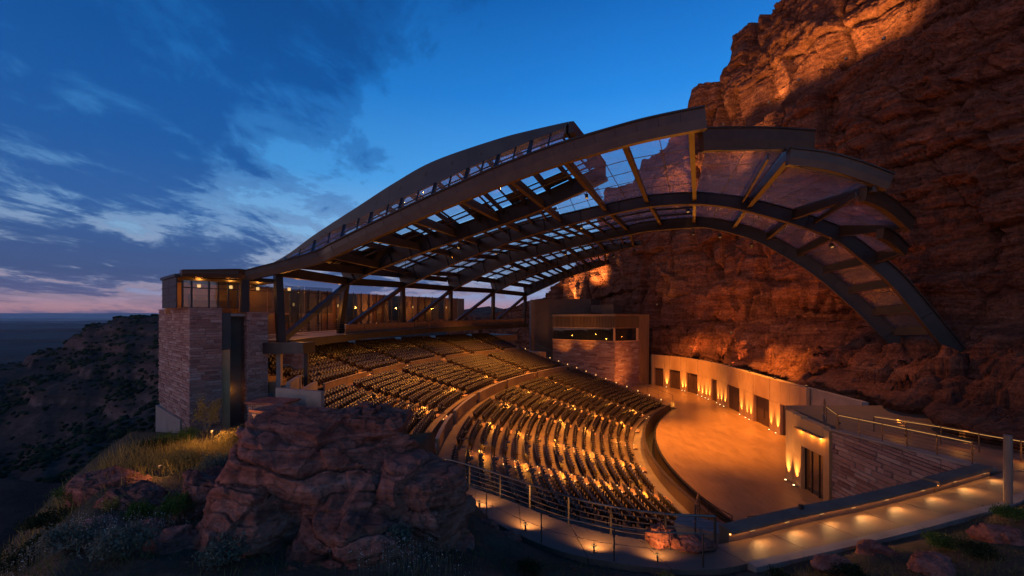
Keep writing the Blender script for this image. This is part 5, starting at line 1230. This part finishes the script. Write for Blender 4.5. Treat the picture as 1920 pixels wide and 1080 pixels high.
# uplights along the stage back wall
upm = MB(); upm.tube([(0, 0, 0), (0, 0, .09)], .09, 10); UPM = mesh('uplight', upm.v, upm.f, M['rail']); upl = MB(); upl.tube([(0, 0, .0902), (0, 0, .10)], .07, 10); UPLM = mesh('lens', upl.v, upl.f, M['lamp']); UPLD = mesh('lens', upl.v, upl.f, M['lamp_dim'])
UPX = [1250.8, 1280.7, 1286, 1310.6, 1318, 1325, 1331, 1346.8, 1353, 1360, 1390.2, 1401.2, 1408, 1446, 1458.5, 1482]
words = ['first', 'second', 'third', 'fourth', 'fifth', 'sixth', 'seventh', 'eighth', 'ninth', 'tenth', 'eleventh', 'twelfth', 'thirteenth', 'fourteenth', 'fifteenth', 'sixteenth', 'seventeenth', 'eighteenth', 'nineteenth', 'twentieth']
for k, x in enumerate(UPX):
    p = wall_hit(x); i = int(np.argmin(np.abs(wp[:, 1] - p[1]))); i = min(max(i, 1), len(wp) - 2); d_ = wp[i + 1] - wp[i - 1]; d_ /= np.linalg.norm(d_); nn = np.array([d_[1], -d_[0]]); q = p + nn * .24
    o = link('uplight', UPM); o.location = (*q, 0); tag(o, 'small floor uplight, %s from the far end of the stage back wall' % words[k], 'uplight', 'uplights along the stage back wall'); link('lens', UPLM, o)
    lamp('SPOT', (*q, .14), random.uniform(2600, 3600), (*(p + nn * .17), 5.5), .03, 44, 1.0, (1, .45, .11))
for k, x in enumerate((1478.5, 1494)):
    p = wx(x) + np.array([-.24, 0]); o = link('uplight', UPM); o.location = (*p, 0); tag(o, 'small floor uplight at the foot of the stage wing, ' + ('farther of two' if k == 0 else 'nearer to the glazed door'), 'uplight', 'uplights along the stage back wall'); link('lens', UPLM, o)
    lamp('SPOT', (*p, .14), 3400, (p[0] + .08, p[1], 5.5), .03, 44, 1.0, (1, .47, .13))
p = at(398, 838, 20.5); zg = float(gz(p[0], p[1])); m = MB(); m.tube([(p[0], p[1], zg - .2), (p[0], p[1], zg + .8)], .03, 8); m.tube([(p[0], p[1], zg + .8), (p[0], p[1], zg + .88)], .06, 8); tag(m.build('garden_light', M['rail']), 'small garden light among the golden plants at the tower foot', 'light'); lamp('POINT', (p[0], p[1] - .12, zg + 1.0), 150, size=.08, color=(1, .5, .15))
p = at(300, 900, 15.5); zg = float(gz(p[0], p[1])); m = MB(); m.tube([(p[0], p[1], zg - .2), (p[0], p[1], zg + .4)], .03, 8); m.tube([(p[0], p[1], zg + .4), (p[0], p[1], zg + .5)], .06, 8); tag(m.build('garden_light', M['rail']), 'small garden light beside the flat rock shelf on the knoll', 'light'); lamp('POINT', (p[0], p[1] - .1, zg + .62), 22, size=.08, color=(1, .5, .15))
# recessed path lights in the kerb wall, and low ones on the walkway
plm = MB(); plm.box(-.09, .09, -.015, .015, -.012, .012); PLM = mesh('path_light', plm.v, plm.f, M['lamp_dim'])
KL = [(1410, 1006), (1475, 990), (1540, 974), (1600, 962), (1662, 947), (1730, 929), (1790, 912), (1845, 896)]
for k, (x, y) in enumerate(KL):
    p = onz(x, y, ZP); p[1] -= .03; o = link('path_light', PLM); o.location = (p[0], p[1] + .01, ZP + .2); o.rotation_euler = (0, 0, R(20))
    tag(o, 'slot light set in the kerb wall, %s from the walkway end' % words[k], 'light', 'slot lights in the kerb wall')
    lamp('SPOT', (p[0] + .05, p[1] - .08, ZP + .30), random.uniform(60, 110), (p[0] + .6, p[1] - 1.2, ZP - .1), .12, 155, 1.0, (1, .48, .14))
WL = [(898, 955), (985, 998), (1115, 1040), (1235, 1058)]
for k, (x, y) in enumerate(WL):
    p = onz(x, y, ZP); o = link('path_light', PLM); o.location = (p[0], p[1] + .1, ZP + .22); o.rotation_euler = (0, 0, R(-25))
    tag(o, 'low slot light on the grass side of the curved walkway, %s from the big boulder' % words[k], 'light', 'slot lights on the walkway'); m = MB(); m.bar((0, .02, -.25), (0, .02, .05), .05, .05, up=(0, 1, 0)); m.build('stem', M['rail'], o)
    lamp('SPOT', (p[0] + .03, p[1] + .22, ZP + .42), 150 if k < 3 else 90, (p[0] + .2, p[1] + 1.0, ZP - .1), .04, 145, 1.0, (1, .48, .14))
# light along the aisles (step lights) and the front parapet
for a in A_LOW[1:-1]:
    for r_ in (48.5, 51.5, 54.5, 57.5, 60.5): lamp('POINT', pol(r_, a, -.75 + .249 * (r_ - 46) + .45), 95, size=.1)
for a in A_MID[1:-1]: [lamp('POINT', pol(q_, a, 4.4 + .27 * (q_ - 64.5) + .5), 65, size=.1) for q_ in (66, 70)]
for a in A_TOP[1:-1]: [lamp('POINT', pol(q_, a, 7.15 + .31 * (q_ - 74.7) + .5), 50, size=.1) for q_ in (75.6, 79)]
for r_, t, z in ((72, 42, 6.6), (65, 42.3, 4.9), (58, 42.6, 3.1), (51, 43, 1.3), (47, 43.6, .6)): lamp('POINT', pol(r_, t + .7, z + .3), 12, size=.1)
lamp('POINT', pol(47.5, 46.5, 1.0), 30, size=.1)
# cliff uplights standing on the upper ledge and behind the far building
def cliff_up(x, dz, outw, power, label, up=7, cone=110, color=(1, .45, .12)):
    pxs = 960 + F * hi[:, 0] / np.maximum(hi[:, 1], 1); ok = np.where(hi[:, 1] > 25)[0]; i = ok[np.argmin(np.abs(pxs[ok] - x))]
    j = int(np.argmin(np.abs(ZZ2[i] - dz))); p = Pc[i, j] + nrm[i] * outw
    o = link('ledge_uplight', UPM); o.location = (*p, ZZ2[i, j] - .3); o.scale = (2, 2, 3); tag(o, label, 'uplight', 'uplights on the cliff ledges'); link('lens', UPLD, o)
    q = Pc[i, j] - nrm[i] * 0.5; lamp('SPOT', (*p, ZZ2[i, j] + .3), power, (*q, ZZ2[i, j] + up), .9, cone, 1.0, color)
for k, (x, pw_) in enumerate(((1345, 3000), (1420, 4200), (1490, 7000), (1570, 7000), (1640, 4500))): cliff_up(x, 47.5, 3.6, pw_, 'floor uplight hidden on the upper cliff ledge, %s from the skyline' % words[k])
cliff_up(1075, 17.0, 4.0, 18000, 'floor uplight at the cliff foot behind the far building', 8); cliff_up(1122, 21.0, 4.0, 18000, 'floor uplight on the low ledge behind the far building roof', 6)
cliff_up(1240, 16, 3.5, 700, 'floor uplight on the cliff shelf beyond the far end of the stage', 6); cliff_up(1420, 11, 3.0, 500, 'floor uplight on the shelf above the stage back wall', 6)
cliff_up(1265, 35, 5, 15000, 'floor uplight high on the cliff seen through the canopy glass', 8); cliff_up(1385, 36, 5, 17000, 'floor uplight on the cliff above the crown of the arches', 8)
for k, (y_, pw_) in enumerate(((44, 2200), (50, 2600), (56.5, 3000), (63, 3000), (69.5, 2800), (76, 2400))):
    x_ = float(np.interp(y_, [36, 41, 47, 53, 59, 66, 72, 77.5], [29.2, 29.6, 30, 30.5, 31.2, 31.8, 31.9, 31])) + .55
    o = link('ledge_uplight', UPM); o.location = (x_, y_, WH - .05); o.scale = (1.4, 1.4, 2); tag(o, 'cliff uplight behind the stage wall parapet, %s from the wing' % words[k], 'uplight', 'cliff uplights behind the stage wall'); link('lens', UPLD, o)
    lamp('SPOT', (x_, y_, WH + .3), pw_, (x_ + 3.0, y_ + 1.0, WH + 11), .12, 120, 1.0, (1, .27, .05))
g_ = MB(); p = at(1838, 805, 26); g_.box(p[0] - .22, p[0] + .22, p[1] - .03, p[1] + .03, p[2] - .06, p[2] + .06); tag(g_.build('guide_light', M['exit_green']), 'small green glowing marker light on the cliff above the ramp', 'light')

# =================================================================== ROCKS
def rock_mesh(rad, seed, sub, nplanes=17, rough=1.0, tilt=.15):
    r = np.random.default_rng(seed); n = sub; l = np.linspace(-1, 1, n); V = []; Fq = []; ofs = 0
    for ax in range(3):
        for sg in (-1, 1):
            a, b_ = np.meshgrid(np.tan(l * math.pi / 4), np.tan(l * math.pi / 4), indexing='ij'); q = np.zeros((n, n, 3)); q[..., ax] = sg; q[..., (ax + 1) % 3] = a * sg; q[..., (ax + 2) % 3] = b_
            V.append(q.reshape(-1, 3)); Fq.append(gridfaces(n, n) + ofs); ofs += n * n
    d = np.concatenate(V); d /= np.linalg.norm(d, axis=1)[:, None]; Fq = np.concatenate(Fq)
    nr = r.normal(size=(nplanes, 3)); nr /= np.linalg.norm(nr, axis=1)[:, None]; nr[0] = (tilt * .5, -tilt, 1); nr[1] = (-.9, -.3, .3); nr[2] = (.2, -1, .25); nr /= np.linalg.norm(nr, axis=1)[:, None]
    hgt = r.uniform(.68, .95, nplanes); hgt[0] = .86
    dd = d @ nr.T; rad_ = np.where(dd > .05, hgt / np.maximum(dd, .05), 9); k = 55.; rr = -np.log(np.exp(-k * np.minimum(rad_, 1.05)).sum(1)) / k; rr = np.minimum(rr + .05, 1.02)
    P = d * rr[:, None] * np.asarray(rad)
    s_ = float(np.mean(rad)); q = P / s_; zt = P[:, 2] + P[:, 0] * tilt + P[:, 1] * .1 + fbm(q * 1.3, 3, seed) * .25 * s_
    beds_ = np.tanh(vnoise(np.stack([zt / (.16 * s_), q[:, 0] * .3, q[:, 1] * .3], 1), seed + 5) * 4)
    w_ = q + fbm(q * 2, 3, seed + 8)[:, None] * .12; f1, f2, cid, tl = worley(w_ * np.array([.85, .85, 1.35]) + w_[:, [2, 0, 1]] * .15, seed + 11)
    f3, f4, cid2, tl2 = worley(w_ * np.array([4.2, 4.2, 6.5]), seed + 17)
    ca_, sa_ = math.cos(.6 + seed), math.sin(.6 + seed); lay = 0
    for hb, wb_, am in ((.62, .95, .16), (.23, .5, .07), (.09, .3, .022)):
        zk = np.floor(zt / s_ / hb + seed * .37); xk = (q[:, 0] * ca_ + q[:, 1] * sa_) / wb_ + fbm(q * 1.5 + hb, 2, seed + 3) * .3; yk = (-q[:, 0] * sa_ + q[:, 1] * ca_) / wb_; sh = _h(zk, 0 * zk, 0 * zk, seed + 40)
        bid = _h(zk, np.floor(xk + sh * 9), np.floor(yk + sh * 5), seed + 41) - .5; fz = zt / s_ / hb + seed * .37 - zk; lay = lay + am * (bid * 1.1 + (sh - .5) * .7) - am * .5 * (np.minimum(fz, 1 - fz) * hb < .012)
    disp = lay + beds_ * .01 + (cid - .5) * .08 + tl * .14 + tl2 * .03 - np.clip(.02 - (f2 - f1), 0, 1) * 2.5 + (cid2 - .5) * .012 + fbm(q * 5, 6, seed + 23, .65) * .035
    P = P + d * (disp * rough * s_ * .9)[:, None]
    return mesh('rock', P, Fq, M['boulder'])
def rock(name, px, py, Y, rad, seed, label, sub=48, rz=0, parent=None, cat='rock', sink=0):
    me = rock_mesh(rad, seed, sub); o = link(name, me, parent); p = at(px, py, Y); p[2] -= sink; o.location = p; o.rotation_euler = (0, 0, rz)
    if parent is None: tag(o, label, cat)
    return o
bo = empty('boulder'); tag(bo, 'huge fractured reddish boulder standing in front of the seats', 'boulder')
for px, py, Y, rad, sd, sub, rz in ((592, 925, 11.2, (2.55, 1.9, 2.45), 101, 150, .1), (782, 975, 11.3, (1.45, 1.3, 2.05), 109, 100, -.15), (680, 800, 12.3, (1.55, 1.4, .75), 103, 80, .05), (480, 1010, 10.2, (1.1, 1.2, 1.7), 104, 80, .5), (640, 1060, 9.8, (1.9, 1.1, 1.2), 105, 80, -.2)):
    rock('rock_block', px, py, Y, rad, sd, None, sub, rz, bo)
RK = [(252, 935, 13.0, (1.15, .9, .75), 111, 'rounded red rock on the knoll below the tower'), (325, 1030, 9.6, (.85, .7, .62), 112, 'angular flat-topped rock low beside the big boulder'), (398, 925, 12.2, (.95, .9, 1.0), 113, 'sloping rock slab leaning against the big boulder'),
      (185, 990, 11.0, (.85, .7, .45), 114, 'low rock on the slope beside the white flowers'), (205, 898, 15.0, (1.4, 1.0, .55), 115, 'broad flat rock shelf at the edge of the knoll'), (420, 1000, 9.9, (.8, .7, .8), 117, 'dark broken rock at the foot of the big boulder'), (560, 1078, 8.8, (.9, .6, .45), 118, 'small split rock under the big boulder at the bottom edge'),
      (280, 985, 10.6, (.6, .5, .4), 126, 'small reddish rock between two green shrubs'),
      (1240, 1000, 13.35, (.55, .4, .38), 119, 'pale pointed rock at the walkway edge by the stair'), (1300, 1016, 13.0, (.75, .35, .22), 120, 'dark low rock at the end of the walkway'),
      (1640, 1030, 12.6, (.55, .4, .26), 121, 'flat rock in the grass beside the path edging'), (1868, 1004, 13.0, (.65, .5, .42), 122, 'grey rock in the grass near the timber post'), (912, 985, 13.6, (.42, .35, .24), 123, 'small rock at the foot of the boulder by the walkway'), (955, 1002, 13.1, (.35, .3, .18), 124, 'loose stone below the walkway edge'), (1560, 1052, 11.6, (.5, .4, .2), 125, 'half buried rock in the dark grass'), (1750, 1055, 11.2, (.6, .5, .26), 128, 'low rock in the grass at the bottom edge')]
for px, py, Y, rad, sd, lab in RK: rock('rock', px, py, Y, rad, sd, lab, 60, random.uniform(-.6, .6), sink=.25 if px < 600 else .1)

# =================================================================== PLANTS
def gsample(x, y):
    i = np.clip((np.asarray(x) + 48) / 82 * (nx - 1), 0, nx - 1.001); j = np.clip((np.asarray(y) - .5) / 35.5 * (ny - 1), 0, ny - 1.001); i0 = i.astype(int); j0 = j.astype(int); fi, fj = i - i0, j - j0
    return Zg[i0, j0] * (1 - fi) * (1 - fj) + Zg[i0 + 1, j0] * fi * (1 - fj) + Zg[i0, j0 + 1] * (1 - fi) * fj + Zg[i0 + 1, j0 + 1] * fi * fj
def leaves(P, D, size, r, asp=.45):
    n = len(P); a = r.normal(size=(n, 3)); s_ = np.cross(D, a); s_ /= np.linalg.norm(s_, axis=1)[:, None] + 1e-9; L_ = (size * r.uniform(.6, 1.3, n))[:, None]
    V = np.stack([P, P + D * L_ * .5 + s_ * L_ * asp * .5, P + D * L_, P + D * L_ * .5 - s_ * L_ * asp * .5], 1).reshape(-1, 3); return V, np.arange(4 * n).reshape(n, 4)
def bush(name, px, py, Y, w_, h_, matn, label, seed, n=1400, size=.09, stems=14, cat='shrub', upr=.5, ground=True):
    r = np.random.default_rng(seed); p = at(px, py, Y)
    if ground: p[2] = float(gsample(np.array([p[0]]), np.array([p[1]]))[0]) - .03 if abs(p[0]) < 40 else p[2]
    root = empty(name, p); tag(root, label, cat)
    m = MB(); tips = []
    for k in range(stems):
        a = r.uniform(0, 2 * math.pi); q = r.uniform(.15, 1) ** .6; e_ = np.array([math.cos(a) * w_ * .5 * q, math.sin(a) * w_ * .5 * q, h_ * r.uniform(.55, 1) * (1 - .35 * q)]); md = e_ * .5 + np.array([0, 0, h_ * .12])
        m.tube([(0, 0, -.05), md, e_], [.014, .009, .004], 4); tips.append((md, e_))
    m.build('stem', M['twig'], root)
    k = r.integers(0, stems, n); f = r.uniform(.05, 1.05, n)[:, None]; A1 = np.array([t[0] for t in tips])[k]; B1 = np.array([t[1] for t in tips])[k]
    P = A1 * (1 - f) + B1 * f + r.normal(size=(n, 3)) * np.array([w_ * .09, w_ * .09, h_ * .08]); P[:, 2] = np.maximum(P[:, 2], .02)
    D = r.normal(size=(n, 3)) * .8 + np.array([0, 0, upr]); D /= np.linalg.norm(D, axis=1)[:, None]
    V, Fq = leaves(P, D, size, r); o = link('foliage', mesh('foliage', V, Fq, M[matn]), root); o['kind'] = 'stuff'; return root
SH = [(155, 925, 14.5, 1.5, .75, 'leaf_green', 'rounded green shrub at the rim of the knoll', 201), (95, 955, 13.5, 1.3, .6, 'leaf_dark', 'dark low shrub at the far rim of the knoll', 202), (335, 838, 22, 1.9, .95, 'leaf_green', 'green shrub at the foot of the stone tower', 203), (300, 862, 20, 1.5, .7, 'leaf_dark', 'dark green shrub below the tower corner', 204),
      (263, 978, 11.5, .75, .65, 'leaf_green', 'small bright green shrub in front of the rounded rock', 205), (335, 965, 11.2, .9, .95, 'leaf_green', 'taller green shrub beside the big boulder', 206), (235, 1062, 8.8, 1.1, .7, 'leaf_sage', 'grey sage bush at the bottom edge', 207), (30, 1010, 10.8, 1.7, .9, 'leaf_dark', 'large dark shrub at the bottom left corner', 208),
      (420, 1068, 8.6, .9, .6, 'leaf_sage', 'pale sage bush under the dark broken rock', 209), (130, 1060, 9.2, 1.2, .55, 'leaf_sage', 'sage bush behind the white flowers', 210), (388, 812, 24, 1.3, 2.4, 'leaf_gold', 'upright golden leaved sapling against the tower', 211), (440, 838, 21, 1.8, 1.1, 'leaf_gold', 'golden shrub below the glass slot', 212), (345, 872, 17.5, 1.6, .8, 'leaf_gold', 'golden dry bush on the knoll below the tower', 213), (405, 868, 16.5, 1.5, .9, 'leaf_sage', 'pale dry bush beside the big boulder top', 214),
      (215, 962, 12.4, .7, .4, 'leaf_gold', 'rusty dry tuft beside the flat rock', 215), (750, 1035, 9.6, .5, .8, 'leaf_sage', 'thin dry sprig in front of the big boulder', 216), (1752, 1000, 12.6, .85, .55, 'leaf_green', 'green shrub beside the path edging', 217), (1898, 968, 14.2, .95, .6, 'leaf_green', 'green shrub at the foot of the timber post', 218), (1590, 1058, 11.2, .8, .45, 'leaf_dark', 'dark shrub in the grass below the path', 219), (1830, 1040, 11.6, .9, .5, 'leaf_dark', 'dark shrub in front of the grey rock', 220), (1470, 1072, 10.8, .7, .4, 'leaf_dark', 'low dark shrub at the bottom edge below the path', 221), (1250, 1070, 11.4, .4, .3, 'leaf_gold', 'dry grass tuft at the outer walkway edge', 222), (990, 1065, 10.8, .7, .35, 'leaf_dark', 'low dark shrub below the railed walkway', 223)]
for px, py, Y, w_, h_, mt, lab, sd in SH: bush('shrub', px, py, Y, w_, h_, mt, lab, sd, n=int(900 + 900 * w_), size=.07 if w_ < 1 else .085)
for k, (px, py, Y, lab) in enumerate(((95, 1010, 10.5, 'drift of small white flowers near the dark corner shrub'), (250, 1020, 9.8, 'drift of small white flowers above the sage bush'), (760, 1062, 9.0, 'scatter of small pale flowers under the big boulder'))):
    r = np.random.default_rng(300 + k); p = at(px, py, Y); n = 420; P = np.stack([p[0] + r.normal(size=n) * .75, p[1] + r.normal(size=n) * .55, 0 * r.uniform(size=n)], 1); P[:, 2] = gsample(P[:, 0], P[:, 1]) + r.uniform(.15, .5, n)
    D = r.normal(size=(n, 3)); D /= np.linalg.norm(D, axis=1)[:, None]; V, Fq = leaves(P, D, .022, r, .9); root = empty('flowers'); tag(root, lab, 'flowers', kind='stuff')
    link('petals', mesh('petals', V, Fq, M['flower']), root); V2 = np.stack([P + (-.003, 0, 0), P + (.003, 0, 0), P * (1, 1, 0) + np.stack([0 * r.uniform(size=n), 0 * r.uniform(size=n), gsample(P[:, 0], P[:, 1])], 1) + (.003, 0, 0)], 1).reshape(-1, 3)
    link('stems', mesh('stems', V2, np.arange(3 * n).reshape(n, 3), M['leaf_sage']), root)
# grass
r = np.random.default_rng(77); n = 90000
Y_ = r.uniform(3.5, 26, n); X_ = (r.uniform(-1.35, 1.3, n)) * Y_
dn_ = np.stack([X_ / 1.6, Y_ / 1.6, 0 * X_], 1); keepm = (vnoise(dn_, 401) + r.normal(size=n) * .25 > -.15)
keepm &= np.where(X_ > -4.5, Y_ < np.interp(X_, nex, ney) - .12, Y_ < 27)
X_, Y_ = X_[keepm], Y_[keepm]; n = len(X_); Z_ = gsample(X_, Y_); P = np.stack([X_, Y_, Z_ - .02], 1)
D = r.normal(size=(n, 3)) * .35 + np.array([0, 0, 1]); D /= np.linalg.norm(D, axis=1)[:, None]; hgt = r.uniform(.06, .24, n) * (1 + .8 * (r.uniform(size=n) > .93)); sd = np.cross(D, r.normal(size=(n, 3))); sd /= np.linalg.norm(sd, axis=1)[:, None]
bend = r.normal(size=(n, 3)) * .05; wdt = .008
V = np.stack([P - sd * wdt, P + sd * wdt, P + D * hgt[:, None] + bend], 1).reshape(-1, 3)
tag(link('grass', mesh('grass', V, np.arange(3 * n).reshape(n, 3), M['grass'])), 'short dry grass over the dark foreground slope', 'grass', kind='stuff')
r = np.random.default_rng(79); n = 5200; pc = at(372, 862, 19.5); X_ = pc[0] + r.normal(size=n) * 2.0; Y_ = pc[1] + r.normal(size=n) * 2.6; Z_ = gsample(X_, Y_); P = np.stack([X_, Y_, Z_ - .03], 1)
D = r.normal(size=(n, 3)) * .3 + np.array([0, 0, 1]); D /= np.linalg.norm(D, axis=1)[:, None]; hgt = r.uniform(.25, .75, n); sd = np.cross(D, r.normal(size=(n, 3))); sd /= np.linalg.norm(sd, axis=1)[:, None]
V = np.stack([P - sd * .012, P + sd * .012, P + D * hgt[:, None] + r.normal(size=(n, 3)) * .08], 1).reshape(-1, 3)
tag(link('dry_grass', mesh('dry_grass', V, np.arange(3 * n).reshape(n, 3), M['leaf_gold'])), 'tall golden dry grass on the knoll below the tower', 'grass', kind='stuff')
# scrub on the canyon hillside
r = np.random.default_rng(88); n = 15000; u_ = r.uniform(-1.5, -.62, n); y_ = 29 * (430 / 29.) ** r.uniform(0, 1, n) ** .8; x_ = u_ * y_
keepm = vnoise(np.stack([x_ / 22, y_ / 22, 0 * x_], 1), 402) + r.normal(size=n) * .4 > -.1; x_, y_ = x_[keepm], y_[keepm]; n = len(x_); z_ = hill_z(x_, y_)
ph = (1 + 5 ** .5) / 2; ico = np.array([(-1, ph, 0), (1, ph, 0), (-1, -ph, 0), (1, -ph, 0), (0, -1, ph), (0, 1, ph), (0, -1, -ph), (0, 1, -ph), (ph, 0, -1), (ph, 0, 1), (-ph, 0, -1), (-ph, 0, 1)]) / 1.9
icf = np.array([(0, 11, 5), (0, 5, 1), (0, 1, 7), (0, 7, 10), (0, 10, 11), (1, 5, 9), (5, 11, 4), (11, 10, 2), (10, 7, 6), (7, 1, 8), (3, 9, 4), (3, 4, 2), (3, 2, 6), (3, 6, 8), (3, 8, 9), (4, 9, 5), (2, 4, 11), (6, 2, 10), (8, 6, 7), (9, 8, 1)])
sc = (r.uniform(.35, 1.25, n) * np.interp(y_, [29, 60, 120, 400], [.34, .6, 1.0, 1.5]))
V = ico[None] * sc[:, None, None] * r.uniform(.6, 1.35, (n, 12, 1)) * np.array([1.1, 1.1, .8]) + np.stack([x_, y_, z_ + sc * .3], 1)[:, None, :]
Fq = (icf[None] + (np.arange(n) * 12)[:, None, None]).reshape(-1, 3)
tag(link('hillside_scrub', mesh('hillside_scrub', V.reshape(-1, 3), Fq, M['leaf_scrub'])), 'dark juniper scrub dotted over the canyon hillside', 'scrub', kind='stuff')

# =================================================================== put every thing's Empty at its own base
bpy.context.view_layer.update()
for o in list(COL.objects):
    if o.type == 'EMPTY' and o.parent is None and o.location.length < 1e-6 and o.children:
        pts = []
        for ch in o.children_recursive:
            if ch.type == 'MESH': pts += [ch.matrix_world @ Vector(q) for q in ch.bound_box]
        if not pts: continue
        bs = Vector(((min(p.x for p in pts) + max(p.x for p in pts)) / 2, (min(p.y for p in pts) + max(p.y for p in pts)) / 2, min(p.z for p in pts)))
        o.location = bs
        for ch in o.children: ch.location = ch.location - bs

# =================================================================== air: thin haze over the plain
hz = MB(); hz.box(-45000, 45000, -60, 52000, -132.5, 700); hv = hz.build('haze', None)
def haze_fn(N, L, o):
    v = N('ShaderNodeVolumePrincipled'); v.inputs['Color'].default_value = (.72, .8, .95, 1); v.inputs['Density'].default_value = 2.8e-5; v.inputs['Anisotropy'].default_value = .2; L(v.outputs[0], o.inputs['Volume'])
hv.data.materials.append(mat('haze_air', haze_fn)); tag(hv, 'thin blue evening haze lying over the distant plain', 'haze', kind='stuff')
